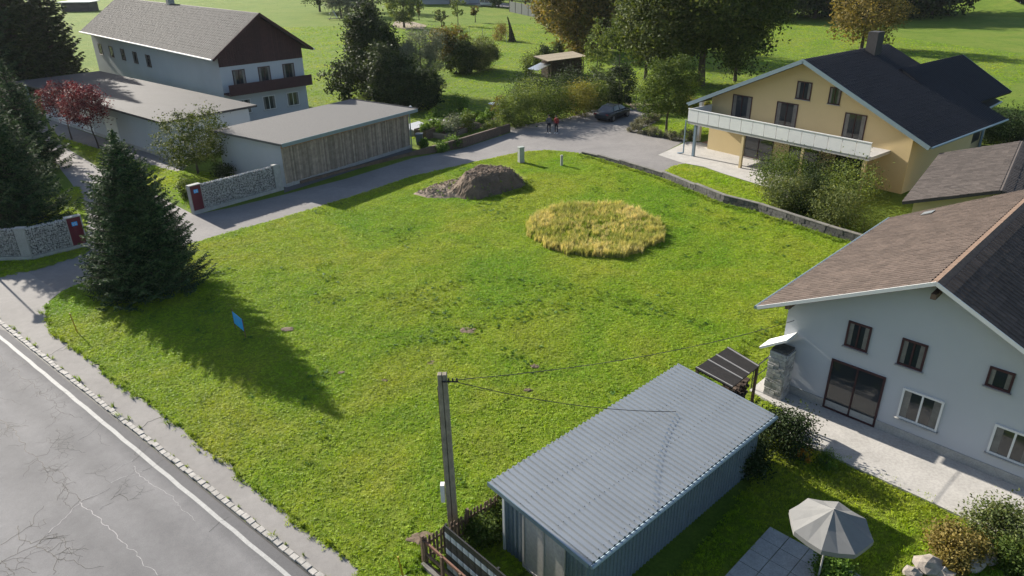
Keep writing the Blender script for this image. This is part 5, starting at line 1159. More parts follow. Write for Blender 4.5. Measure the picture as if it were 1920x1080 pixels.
# balcony on posts
BD = 3.0; BL = 2 * hwB - 4.5; BO = Y0 - ur * BD
b = MB(); b.quadbox(V3(BO, 2.62), V3(uu, 0) * BL, V3(ur, 0) * (BD - .01), (0, 0, .22)); b.build('balcony_floor', M['pale_concrete'], yh)
nbp = int(BL / 1.0)
for i in range(nbp): b = MB(); b.quadbox(V3(BO + uu * (i * BL / nbp + .02) - ur * .04, 2.84), V3(uu, 0) * (BL / nbp - .04), V3(ur, 0) * .05, (0, 0, .95)); b.build('balcony_panel', M['white_paint'], yh)
b = MB(); b.quadbox(V3(BO - ur * .07, 3.81), V3(uu, 0) * BL, V3(ur, 0) * .11, (0, 0, .06)); b.build('handrail', M['white_paint'], yh)
b = MB(); b.quadbox(V3(BO, 2.84), V3(uu, 0) * .05, V3(ur, 0) * BD, (0, 0, .95)); b.build('balcony_panel', M['white_paint'], yh)
for k in (.05, .35, .68, .98): b = MB(); b.box(V3(BO + uu * BL * k + ur * .15, 0), .2, .2, 2.62, uu); b.build('balcony_post', M['gutter'] if k < .1 else M['yellow_wall'], yh)
b = MB(); q = BO + ur * .0 - uu * .16; b.cyl(V3(q, .15), V3(q, 2.9), .06, n=8); b.cyl(V3(q, .15), V3(q - uu * .5 - ur * .1, .05), .06, n=8); b.build('downpipe', M['gutter'], yh)
for (da, z, w, h) in ((hwB - 2.4, 5.3, 1.2, 1.3), (hwB + .2, 5.3, 0.9, 1.2), (2.0, 3.0, 1.8, 1.9), (6.0, 3.0, 1.8, 1.9), (11.5, 3.0, 1.6, 1.9)): window(yh, V3(Y0 + uu * da, z), uu, -ur, w, h, M['maroon_wood'])
for (da, w) in ((3.6, 2.6), (7.6, 2.4), (11.4, 2.2)): window(yh, V3(Y0 + uu * da, .1), uu, -ur, w, 2.2, M['maroon_wood'])
ci = G(1309, 264).xy; b = MB(); b.box(V3(ci, 0), .3, .3, 3.55 , uu); b.build('column', M['white_paint'], yh)
b = MB(); b.quadbox(V3(G(1316, 268).xy, .03), V3(uu, 0) * 2.4, V3(ur, 0) * 2.6, (0, 0, .04)); structure(b.build('porch_floor', M['terracotta']))
pt = thing('white_flower_pot', tuple(G(1303, 264)), 'round white planter at the foot of the white column', 'flower pot'); b = MB(); q = W[pt.name]; b.cyl(q, q + Vector((0, 0, .5)), .22, .28, n=12); b.build('pot', M['white_paint'], pt)
# ---------------- taupe roofed garage between the two houses
to = Vector((20.8, 36.6)); ta = Vector((.6, .8)); tb = Vector((.8, -.6)); TL, TW = 12.0, 8.4
tg = thing('taupe_roof_garage', V3(to, 0), 'low garage building with a broad grey brown roof between the two houses', 'garage')
b = MB(); verts_gable(b, to + ta * .5 + tb * .5, tb, ta, TW - 1, TL - 1, 3.4, 4.5); b.build('wall', M['yellow_wall'], tg)
for sd in (0, 1):
    e = to + tb * TW * sd; ri = to + tb * TW / 2; b = MB(); b.slab([V3(e, 3.4), V3(e + ta * TL, 3.4), V3(ri + ta * TL, 4.8), V3(ri, 4.8)], .14); sl_ = b.build('roof_slope', M['taupe_roof'], tg)
    s3 = V3(ri, 4.8) - V3(e, 3.4); S = s3.length; s3.normalize(); n3 = V3(ta, 0).cross(s3); n3 = n3 if n3.z > 0 else -n3
    shingle_field(sl_, V3(e, 3.4) + n3 * .003, V3(ta, 0), s3, n3, TL, S, M['taupe_roof'], .33, .30, 0, 'roof_tile', .02)
window(tg, V3(to + tb * 1.4 + ta * .5, .05), tb, -ta, 2.6, 2.2, M['white_paint'], 'garage_door', False, False, pm=M['white_paint'])
# ---------------- far houses
fh = thing('far_white_house', tuple(G(830, 7)), 'long white house behind the trees at the top edge', 'house'); q = W[fh.name]
b = MB(); b.quadbox(q + Vector((-11, 0, 0)), (22, 0, 0), (0, 9, 0), (0, 0, 4.2)); b.build('wall', M['white_wall'], fh)
b = MB(); b.quadbox(q + Vector((-11, -1.5, 0)), (19, 0, 0), (0, .2, 0), (0, 0, 1.0)); b.build('garden_wall', M['white_wall'], fh)
b = MB(); b.slab([q + Vector((-12, -1, 4.2)), q + Vector((12, -1, 4.2)), q + Vector((12, 4.5, 7.2)), q + Vector((-12, 4.5, 7.2))], .2); b.slab([q + Vector((-12, 10, 4.2)), q + Vector((12, 10, 4.2)), q + Vector((12, 4.5, 7.2)), q + Vector((-12, 4.5, 7.2))], .2); b.build('roof', M['grey_roof'], fh)
for k in (-8, -3, 3, 7): window(fh, q + Vector((k, 0, 1.4)), (1, 0), (0, -1), 1.8, 1.4, M['white_paint'])
fd = MB(); fd.sheet(pts2((870, 8), (980, 16), (1060, 26), (1060, 21), (980, 9), (900, 2)), .03); structure(fd.build('far_drive', M['lane']))
fg = thing('far_garage', tuple(G(143, 22)), 'low garden building with a white flat roof at the top left corner', 'outbuilding'); q = W[fg.name]
b = MB(); b.quadbox(q + Vector((-4, 0, 0)), (8, 0, 0), (0, 5, 0), (0, 0, 2.4)); b.build('wall', M['grey_roof'], fg)
b = MB(); b.quadbox(q + Vector((-4.6, -.6, 2.45)), (9.2, 0, 0), (0, 6.2, 0), (0, 0, .2)); b.build('roof', M['white_paint'], fg)
# ---------------- woodshed
S0, S1 = G(1032, 148).xy, G(1092, 139).xy; sdir_ = (S1 - S0).normalized(); sn_ = Vector((-sdir_.y, sdir_.x)); LS = (S1 - S0).length
ws = thing('woodshed', V3(S0, 0), 'woodshed with a pale board roof and walls of stacked firewood', 'shed')
HS = 2.35
b = MB(); b.slab([V3(S0 - sdir_ * .9 - sn_ * .5, HS), V3(S1 + sdir_ * .3 - sn_ * .5, HS), V3(S1 + sdir_ * .3 + sn_ * 2.4, HS + .35), V3(S0 - sdir_ * .9 + sn_ * 2.4, HS + .35)], .08); wr_ = b.build('roof', M['firewood'], ws)
nb2 = 8
for i in range(nb2):
    o_ = V3(S0 - sdir_ * .9 + sn_ * (-.5 + i * 2.9 / nb2), HS + .35 * i / nb2 + .012); b = MB(); b.quadbox(o_, V3(sdir_, 0) * (LS + 1.2), V3(sn_, .35 / 2.9) * (2.9 / nb2 - .03), (0, 0, .03)); b.build('roof_board', M['tan_wood'], wr_)
b = MB(); rg = random.Random(8)
for i in range(26):
    for j in range(13):
        q = V3(S0 + sdir_ * (i + .5) * LS / 26, (j + .5) * .165); q += Vector((rg.gauss(0, .02), rg.gauss(0, .02), rg.gauss(0, .02))); b.cyl(q, q + V3(sn_, 0) * .4, rg.uniform(.07, .1), n=5)
b.build('firewood', M['firewood'], ws)['kind'] = 'stuff'
b = MB(); b.quadbox(V3(S0 + sn_ * .45, 0), V3(sdir_, 0) * LS, V3(sn_, 0) * 1.4, (0, 0, HS - .2)); b.build('core', M['firewood'], ws)
for t in (0, 1): b = MB(); b.box(V3(S0 + sdir_ * LS * t - sn_ * .12, 0), .14, .14, HS - .05); b.build('post', M['brown_wood'], ws)
b = MB(); l0 = S0 - sdir_ * 2.4; b.slab([V3(l0 - sn_ * .2, 1.35), V3(S0 - sdir_ * .2 - sn_ * .2, 1.9), V3(S0 - sdir_ * .2 + sn_ * 1.8, 1.9), V3(l0 + sn_ * 1.8, 1.35)], .06); b.build('side_roof', M['galv'], ws)

# ================================================================== SMALLER THINGS
# ---- dirt mound
top = pts2((868, 333), (880, 327), (905, 322), (940, 322), (957, 326), (962, 334), (930, 345), (893, 352)) if False else None
def GZ(pts, z): return [tuple(G(x, y, z).xy) for x, y in pts]
PL = GZ([(872, 322), (900, 311), (935, 309), (952, 315), (947, 320), (905, 328), (888, 334), (872, 333)], 1.2)
RP = pts2((778, 364), (812, 349), (862, 335), (905, 330), (925, 350), (890, 366), (840, 372), (800, 371))
BND = pts2((765, 372), (800, 342), (862, 318), (905, 292), (980, 300), (1005, 345), (985, 362), (935, 378), (870, 380), (790, 380))
xs = [p[0] for p in BND + PL]; ys = [p[1] for p in BND + PL]; c = .08
X, Y = np.meshgrid(np.arange(min(xs) - 1, max(xs) + 1, c), np.arange(min(ys) - 2.5, max(ys) + 2, c), indexing='ij')
dp = np.where(inpoly(X, Y, PL), 0, dpoly(X, Y, PL)); wob = .25 * vnoise(X, Y, 1.6, 61) + .12 * vnoise(X, Y, 4.5, 62)
H1 = 1.20 + .07 * vnoise(X, Y, 1.8, 63) + .05 * vnoise(X, Y, 4, 66) - (.95 + .18 * vnoise(X, Y, 2.2, 67)) * np.maximum(0, dp + wob * np.clip(dp * 2, 0, 1) - .05)
ir = inpoly(X, Y, RP); dr = dpoly(X, Y, RP); H2 = np.where(ir, .10 + .22 * np.clip(dr, 0, 1.2), .10 - .5 * dr)
Hh = np.maximum(np.clip(H1, -.2, 9), H2 + .03 * wob)
sl_w = np.clip(dp * 3, 0, 1); Hh += np.where(Hh > .15, sl_w * (.05 * vnoise(X, Y, 5, 68) + .035 * vnoise(X, Y, 11, 69)), 0)
for _k in range(5): Hh[1:-1, 1:-1] = (Hh[1:-1, 1:-1] * 2 + Hh[:-2, 1:-1] + Hh[2:, 1:-1] + Hh[1:-1, :-2] + Hh[1:-1, 2:]) / 6
Hh += np.where(Hh > .12, .018 * vnoise(X, Y, 7, 64) + .022 * vnoise(X, Y, 17, 65) + RNG.normal(0, .018, X.shape), 0)
idx = -np.ones(X.shape, int); use = Hh > -.12; inc = use[:-1, :-1] & use[1:, :-1] & use[1:, 1:] & use[:-1, 1:]
idx[use] = np.arange(use.sum()); I, J = np.nonzero(inc)
me = bpy.data.meshes.new('earth_mound'); me.from_pydata(np.stack([X[use], Y[use], Hh[use]], 1).tolist(), [], np.stack([idx[I, J], idx[I + 1, J], idx[I + 1, J + 1], idx[I, J + 1]], 1).tolist()); me.update()
me.materials.append(M['soil']); me.materials.append(M['tan_soil']); rm_ = (H2 > H1 - .05) & (X < PL[7][0] - .2); me.polygons.foreach_set('material_index', rm_[I, J].astype(np.int32)); tag(link('earth_mound', me, M['soil']), 'heap of excavated brown earth with a flat top and a trodden ramp on its left', 'earth mound')
rgn = np.random.default_rng(3); Xr, Yr = spread_pts(BND, 60, 71, None, .1)
b = MB(); 
for x, y in zip(Xr, Yr):
    i = int((x - X[0, 0]) / c); j = int((y - Y[0, 0]) / c)
    if 0 <= i < X.shape[0] and 0 <= j < X.shape[1] and Hh[i, j] > .05: s = rgn.uniform(.02, .07) * rgn.uniform(.6, 1.3); b.quadbox((x, y, Hh[i, j] - .015), (s, s * .3, 0), (-s * .2, s, 0), (0, .3 * s, s))
o = b.build('earth_clods', M['soil']); tag(o, 'loose clods and stones lying on the earth mound', 'clods', kind='stuff')
mp = []
for _ in range(1500):
    i, j = rgn.integers(0, X.shape[0]), rgn.integers(0, X.shape[1])
    if Hh[i, j] > .1 and (dp[i, j] > 0.1 and Hh[i, j] < .8 and rgn.random() < .6 and Y[i, j] < Y.mean() or rgn.random() < .03): mp.append((X[i, j], Y[i, j], Hh[i, j] - .02))
o = scatter('mound_weeds', np.array(mp), [wA, lB], .5, 1.1, .3, 9); tag(o, 'weeds growing on the shaded side of the earth mound', 'weeds')

# ---- real estate sign in the spruce shade
sp0, sp1 = G(442, 618), G(461, 634)
NOP = 0
sg = thing('site_sign', tuple(sp0), 'small blue sign board on two wooden stakes standing in the tree shadow', 'sign')
h0 = HT(442, 618, 580)
u_ = (sp1 - sp0).normalized()
for p in (sp0, sp1): b = MB(); b.cyl(p, p + Vector((0, 0, h0 + (.02 if p is sp0 else -.1))), .022, n=6); b.build('stake', M['red_wood'], sg)
nn_ = Vector((u_.y, -u_.x, 0)); 
if nn_.dot(Vector((0, -1, 0))) < 0: nn_ = -nn_
b = MB(); L_ = (sp1 - sp0).length; b.quadbox(sp0 + Vector((0, 0, .35)), u_ * L_, nn_ * .012, (0, 0, h0 - .45)); bd = b.build('board', M['blue_sign'], sg)
b = MB(); rg = random.Random(2); hb = h0 - .45; pale = mat('sign_print', (0.20, 0.50, 0.80), .5, var=.03)
for (z, xa, xb, hh) in ((.84, .2, .75, .06), (.70, .12, .9, .09), (.50, .1, .6, .03), (.42, .1, .55, .03), (.3, .1, .9, .03), (.2, .1, .8, .03)):
    x = xa
    while x < xb: w = rg.uniform(.03, .07); b.quadbox(sp0 + Vector((0, 0, .35 + hb * z)) + u_ * L_ * x + nn_ * .013, u_ * L_ * w, nn_ * .003, (0, 0, hb * hh)); x += w + .015
b.build('print_lines', pale, bd)
# ---- yellow marker posts
for (x, y, yt, lb, ln_) in ((146, 625, 588, 'thin yellow marker post leaning at the left lawn edge', (-.12, .03)), (757, 1085, 1045, 'short yellow marker post at the bottom edge near the rail fence', (-.1, .02))):
    q = G(x, y); H_ = HT(x, y, yt); t = thing('marker_post', tuple(q), lb, 'marker post', 'yellow marker posts'); b = MB(); b.cyl(q, q + Vector((ln_[0], ln_[1], H_)), .028, .022, n=7); b.build('post', M['yellow'], t); b = MB(); b.box(q - Vector((0, 0, .02)), .22, .16, .06); b.build('foot', M['concrete'], t)
# ---- cable cabinet + concrete post
q = G(977, 305); t = thing('cable_cabinet', tuple(q), 'grey green cable distribution cabinet on the lawn by the lane', 'cabinet'); dC = Vector((.85, .5))
b = MB(); b.box(q, .46, .36, .2, dC); b.build('base', M['concrete'], t)
b = MB(); b.box(q + Vector((0, 0, .2)), .44, .34, 1.05, dC); b.build('body', M['cabinet'], t, bevel=.01)
b = MB(); b.box(q + Vector((0, 0, 1.25)), .5, .4, .06, dC); b.build('lid', M['cabinet'], t, bevel=.01)
b = MB(); e = Vector((dC.y, -dC.x, 0)).normalized(); b.quadbox(q + Vector((0, 0, .26)) + e * .17 - V3(dC.normalized(), 0) * .18, V3(dC.normalized(), 0) * .36, e * .012, (0, 0, .92)); b.build('door', M['cabinet'], t)
q = G(1053, 311); t = thing('concrete_post', tuple(q), 'short pale concrete marker post standing alone in the lawn', 'post'); b = MB(); b.cyl(q, q + Vector((0, 0, .82)), .11, .105, n=12); b.cyl(q + Vector((0, 0, .82)), q + Vector((0, 0, .88)), .12, .09, n=12); b.build('post', M['pale_concrete'], t)
# ---- street lamp (outside the frame, its shadow falls on the lane mouth)
hd = Vector((-cos(SUN_AZ), -sin(SUN_AZ))); HL = 5.2; tip = G(68, 592).xy; lb0 = tip - hd * (HL / math.tan(SUN_EL))
t = thing('street_lamp', V3(lb0, 0), 'street lamp outside the left edge that throws its shadow on the lane mouth', 'street lamp')
b = MB(); b.cyl(V3(lb0, 0), V3(lb0, HL), .07, .04, n=10); b.build('pole', M['galv'], t)
b = MB(); b.cyl(V3(lb0, HL), V3(lb0, HL + .35), .12, .30, n=12); b.cyl(V3(lb0, HL + .35), V3(lb0, HL + .5), .38, .1, n=12); b.build('lamp_head', M['dark_metal'], t)
# ---- wheelie bin
q = G(787, 273); t = thing('wheelie_bin', tuple(q), 'grey wheelie bin at the corner of the wooden outbuilding', 'bin')
b = MB(); k = 0
for z, s in ((.1, .24), (1.0, .30)):
    for cx, cy in ((-1, -1), (1, -1), (1, 1), (-1, 1)): b.v.append((q.x + cx * s, q.y + cy * s, z))
b.f += [(3, 2, 1, 0), (4, 5, 6, 7)] + [(i, (i + 1) % 4, 4 + (i + 1) % 4, 4 + i) for i in range(4)]; b.build('body', M['bin'], t, bevel=.03)
b = MB(); b.box(q + Vector((0, 0, 1.0)), .68, .68, .08); b.build('lid', M['bin'], t, bevel=.02)
for s in (-1, 1): b = MB(); b.cyl(q + Vector((s * .2, .26, .1)), q + Vector((s * .28, .26, .1)), .1, n=10); b.build('wheel', M['black'], t)
# ---- vegetable beds
def bed(p, q, w, H, lb, sh_, seed, veg='veg', pl=8, ph=.9):
    a_, c_ = G(*p).xy, G(*q).xy; d = c_ - a_; L = d.length; d.normalize(); n = Vector((-d.y, d.x)); t = thing('raised_bed', V3(a_, 0), lb, 'raised bed', 'vegetable beds')
    for (o, dd, ll) in ((a_, d, L), (a_ + n * w, d, L), (a_, n, w), (a_ + d * L, n, w)):
        e = Vector((-dd.y, dd.x))
        for k in range(3): b = MB(); b.quadbox(V3(o + e * .004 * k, k * H / 3 + .003), V3(dd, 0) * ll, V3(e, 0) * .04, (0, 0, H / 3 - .012)); b.build('plank', M['firewood'] if seed % 2 else M['wood'], t)
    b = MB(); b.quadbox(V3(a_ + d * .04 + n * .04, .05), V3(d, 0) * (L - .08), V3(n, 0) * (w - .08), (0, 0, H - .15)); b.build('soil', M['soil'], t)
    rg = random.Random(seed)
    for k in range(pl):
        z = a_ + d * L * (k + .5) / pl + n * w * rg.uniform(.3, .7)
        s = shrub(V3(z, H - .12), ph * rg.uniform(.6, 1.1), .38, '%s leafy plant from the left in the %s' % (('first', 'second', 'third', 'fourth', 'fifth', 'sixth', 'seventh', 'eighth')[k], sh_), LF[veg], seed * 10 + k, 'vegetable_plant', 'plant', n=10, per=22, leaf=.16, group='plants in ' + lb)
bed((800, 262), (842, 250), 1.5, .8, 'tall dark raised bed nearest the wooden outbuilding', 'raised bed beside the bin', 1, pl=6)
bed((838, 262), (900, 240), 1.6, .5, 'long raised bed along the garden wall', 'raised bed along the garden wall', 2, pl=8, ph=1.2)
bed((835, 228), (895, 232), 1.5, .45, 'raised bed with big leaves in the middle of the garden', 'middle raised bed', 3, pl=6)
bed((905, 240), (940, 232), 1.6, .4, 'raised bed at the right end of the garden', 'rightmost raised bed', 4, pl=5, ph=1.3)
for i, (x, y, H, r, k, lb) in enumerate([(846, 255, 2.1, .95, 'silver', 'tall grey green bush in the vegetable garden'), (876, 246, 1.7, .8, 'light', 'light bush between the raised beds'), (828, 284, .7, .6, 'veg', 'bright plant spilling over the garden wall'), (852, 276, .9, .7, 'veg', 'bright green leaves hanging over the wall top'), (795, 280, .9, .35, 'veg', 'single climbing plant beside the bin'), (925, 250, 1.2, .8, 'light', 'leafy plant at the right end of the garden wall'), (935, 225, 2.4, .9, 'gold', 'reddish brown columnar shrub at the end of the garden'), (860, 208, 1.6, 1.1, 'veg', 'large leafed plant at the back of the garden'), (815, 228, 1.1, .8, 'veg', 'yellow green plants behind the cold frame')]):
    shrub(G(x, y), H, r, lb, LF[k], 300 + i, 'garden_plant', 'plant', n=24, per=34, leaf=.17)
cf = thing('cold_frame', tuple(G(783, 250)), 'white covered cold frame beside the wooden outbuilding', 'cold frame'); q = W[cf.name]
b = MB(); b.box(q, 2.2, 1.5, .5, wa); b.build('box', M['concrete'], cf); b = MB(); b.slab([q + V3(-wa * 1.15 - wb * .8, .55), q + V3(wa * 1.15 - wb * .8, .55), q + V3(wa * 1.15 + wb * .8, .85), q + V3(-wa * 1.15 + wb * .8, .85)], .05); b.build('lid', M['white_paint'], cf)
tb_ = thing('garden_table', tuple(G(825, 240)), 'pale wooden garden table standing in the vegetable garden', 'table'); q = W[tb_.name]
b = MB(); b.box(q + Vector((0, 0, .7)), 2.0, .9, .05, (.8, -.4)); b.build('table_top', M['batten'], tb_)
for sx, sy in ((-.9, -.35), (.9, -.35), (.9, .35), (-.9, .35)): b = MB(); d_ = Vector((.8, -.4)).normalized(); b.box(q + V3(d_ * sx + Vector((-d_.y, d_.x)) * sy, 0), .07, .07, .7, d_); b.build('leg', M['batten'], tb_)
bt = thing('bird_bath', tuple(G(926, 212)), 'shallow pale blue dish on a stand behind the beds', 'bird bath'); q = W[bt.name]
b = MB(); b.cyl(q, q + Vector((0, 0, .9)), .05, n=7); b.build('stand', M['dark_metal'], bt); b = MB(); b.cyl(q + Vector((0, 0, .9)), q + Vector((0, 0, 1.0)), .35, .6, n=14); b.build('dish', mat('pale_blue_plastic', (.45, .60, .64), .4, var=.03), bt)
# ---- meadow fences
def postfence(pts, H, lb, m, step=None, name='wire_fence'):
    t = thing(name, tuple(G(*pts[0])), lb, 'fence'); prev = None
    for x, y in pts:
        q = G(x, y); b = MB(); b.cyl(q, q + Vector((0, 0, H)), .05, n=6); b.build('post', m, t)
        if prev is not None:
            for z in (.45 * H, .9 * H): b = MB(); b.cyl(prev + Vector((0, 0, z)), q + Vector((0, 0, z)), .012, n=4); b.build('wire', M['wire'], t)
        prev = q
postfence([(740, 54), (790, 58), (835, 60), (880, 66), (905, 70), (950, 80)], 1.5, 'light wire fence with thin posts crossing the far lawn', M['galv'])
postfence([(1192, 200), (1225, 206), (1262, 212), (1300, 220)], 1.2, 'dark metal fence post row behind the parked grey car', M['dark_metal'])
postfence([(1780, 8), (1846, 10), (1910, 16)], 1.6, 'pale posts of the fence on the far bank', M['galv'])
gn = thing('green_screen_fence', tuple(G(960, 20)), 'dark green mesh fence along the far road behind the lawn', 'fence'); g0, g1 = G(955, 22), G(1045, 42)
b = MB(); d = (g1 - g0); b.quadbox(g0, d, Vector((-d.y, d.x, 0)).normalized() * .06, (0, 0, 2.6)); b.build('mesh_panel', mat('green_mesh', (.02, .04, .035), .7, var=.1), gn)
for k in range(8): b = MB(); b.cyl(g0 + d * k / 7 + Vector((0, -.1, 0)), g0 + d * k / 7 + Vector((0, -.1, 2.9)), .05, n=5); b.build('post', M['dark_metal'], gn)
# ---- bank at the far right
b = MB(); 
pa = [(1690, 30), (1740, 26), (1800, 26), (1860, 30), (1960, 36)]; 
for i in range(4):
    p, q = G(*pa[i]), G(*pa[i + 1]); b.face([p - Vector((0, 1, .1)), q - Vector((0, 1, .1)), q + Vector((4, 26, 4.5)), p + Vector((4, 26, 4.5))]); b.face([p + Vector((4, 26, 4.5)), q + Vector((4, 26, 4.5)), q + Vector((10, 60, -.1)), p + Vector((10, 60, -.1))])
structure(b.build('bank', M['meadow'], smooth=True))
# ---- garden lounger far left
gl = thing('garden_swing', tuple(G(627, 38)), 'dark garden lounger with a white cover on the far left lawn', 'garden furniture'); q = W[gl.name]
b = MB(); b.quadbox(q + Vector((-1.6, 0, .3)), (3.4, 0, 0), (0, .8, 0), (0, 0, .1)); b.cyl(q + Vector((-1.3, .4, 0)), q + Vector((0, .4, 2.2)), .07, n=5); b.cyl(q + Vector((1.3, .4, 0)), q + Vector((0, .4, 2.2)), .07, n=5); b.build('frame', M['dark_metal'], gl)
b = MB(); b.slab([q + Vector((-.1, 0, 2.1)), q + Vector((.7, 0, .5)), q + Vector((.7, .7, .5)), q + Vector((-.1, .7, 2.1))], .05); b.build('cover', M['white_paint'], gl)

# ---- cars
def car(base, head, lb, paint, name='parked_car', L=4.75, Wc=1.82, van=False, cat='car'):
    t = thing(name, base, lb, cat); h = Vector((head[0], head[1], 0)).normalized(); s = Vector((-h.y, h.x, 0)); B = Vector(base)
    if van: sec = [(-2.6, .86, .35, .95, 1.0), (-2.55, .95, .3, 1.1, 1.1), (-1.0, .98, .28, 1.15, 1.15), (1.2, .98, .28, 1.15, 1.15), (2.1, .95, .3, 1.05, 1.05), (2.6, .85, .4, .85, .85)]; cab = [(-2.5, .9, 1.15, 1), (-2.35, .84, 2.2, 0), (.9, .84, 2.2, 0), (1.8, .88, 1.15, 1)]
    else: sec = [(-2.36, .62, .42, .72), (-2.30, .80, .32, .84), (-1.9, .88, .24, .96), (-.9, .91, .2, .98), (.6, .91, .2, .97), (1.3, .90, .22, .92), (1.95, .86, .26, .82), (2.28, .74, .34, .68), (2.38, .55, .42, .6)]; cab = [(-1.95, .74, .95, 1), (-1.15, .60, 1.40, 0), (-.2, .60, 1.45, 0), (.45, .60, 1.38, 0), (1.35, .74, .92, 1)]
    P = lambda x, y, z: tuple(B + h * x + s * y + Vector((0, 0, z)))
    b = MB(); rings = []
    for sc_ in sec:
        x, w, zb, zt = sc_[:4]; k = len(b.v); rings.append(k); zm = (zb + zt) / 2
        for y, z in ((-w * .9, zb), (-w, zm - .05), (-w * .985, zt - .12), (-w * .86, zt), (0, zt + .05), (w * .86, zt), (w * .985, zt - .12), (w, zm - .05), (w * .9, zb)): b.v.append(P(x, y, z))
    for i in range(len(rings) - 1):
        for j in range(9): a0, a1 = rings[i] + j, rings[i] + (j + 1) % 9; b0, b1 = rings[i + 1] + j, rings[i + 1] + (j + 1) % 9; b.f.append((a0, b0, b1, a1))
    b.f.append(tuple(rings[0] + j for j in range(9))); b.f.append(tuple(rings[-1] + j for j in reversed(range(9))))
    bo = b.build('body', paint, t, smooth=True)
    b = MB(); kk = []
    for x, w, z, bs in cab:
        k = len(b.v); kk.append(k); b.v += [P(x, -w, z), P(x, w, z)]
    # glass house: side strips + screens
    n = len(cab); lo = .93 if not van else 1.12
    k = len(b.v); lw = .80 if not van else .92
    for x, w, z, bs in cab: b.v += [P(x, -lw if not bs else -w, lo), P(x, lw if not bs else w, lo)]
    for i in range(n - 1):
        b.f.append((k + 2 * i, k + 2 * i + 2, kk[i + 1], kk[i])); b.f.append((kk[i] + 1, kk[i + 1] + 1, k + 2 * i + 3, k + 2 * i + 1)); b.f.append((kk[i], kk[i + 1], kk[i + 1] + 1, kk[i] + 1))
    b.build('windows', M['glass'], t)
    b = MB(); rr_ = [c_ for c_ in cab if not c_[3]]; b2 = [P(c_[0], -c_[1] * 1.01, c_[2] + .012) for c_ in rr_] + [P(c_[0], c_[1] * 1.01, c_[2] + .012) for c_ in reversed(rr_)]
    m_ = len(rr_); k = len(b.v); b.v += b2; 
    for i in range(m_ - 1): b.f.append((k + i, k + i + 1, k + 2 * m_ - 2 - i, k + 2 * m_ - 1 - i))
    ro = b.build('roof', paint, t); md = ro.modifiers.new('thick', 'SOLIDIFY'); md.thickness = .03
    for x in (-.05, -1.15) if not van else (.0, -1.2):
        for sd in (-1, 1): b = MB(); tw = .60 if not van else .84; th_ = 1.42 if not van else 2.2; b.cyl(P(x, sd * (lw + .01), lo), P(x, sd * (tw + .012), th_), .035, n=4); b.build('pillar', paint, t)
    for x in (1.42, -1.38):
        for sd in (-1, 1):
            w_ = MB(); w_.cyl(P(x, sd * .70, .33), P(x, sd * .915, .33), .335, n=18); ty = w_.build('tyre', M['black'], t); r_ = MB(); r_.cyl(P(x, sd * .90, .33), P(x, sd * .925, .33), .21, n=12); r_.build('rim', M['wheel'], ty)
    fx = sec[-1][0]; rx = sec[0][0]
    for sd in (-1, 1):
        b = MB(); b.quadbox(P(fx - .16, sd * .72 - .12, .58), h * .06, s * .24, (0, 0, .12)); b.build('headlight', M['white_paint'], t)
        b = MB(); b.quadbox(P(rx + .02, sd * .66 - .12, .72), h * .06, s * .26, (0, 0, .12)); b.build('tail_light', M['red_cloth'], t)
        b = MB(); b.quadbox(P(.72, sd * .98 - .08, .95), h * .12, s * .16, (0, 0, .12)); b.build('mirror', paint, t)
    b = MB(); b.quadbox(P(fx - .03, -.25, .38), h * .02, s * .5, (0, 0, .11)); b.build('plate', M['white_paint'], t)
    return t
ca, cb = G(1146, 230), G(1182, 217); hdv = (cb - ca).normalized(); sdv = Vector((-hdv.y, hdv.x, 0)); cc = (ca + cb) / 2 - hdv * .1 + sdv * .9
car(tuple(cc), hdv, 'dark grey sedan parked at the end of the driveway beside the thuja', M['car_grey'])
car(tuple(G(1938, 296)), (-.35, -.94), 'silver car with a blue tinted windscreen at the right edge behind the bush', M['car_silver'])
car(tuple(G(918, 12)), (.9, -.25), 'white van parked by the far road at the top edge', M['car_white'], 'white_van', van=True, cat='van')

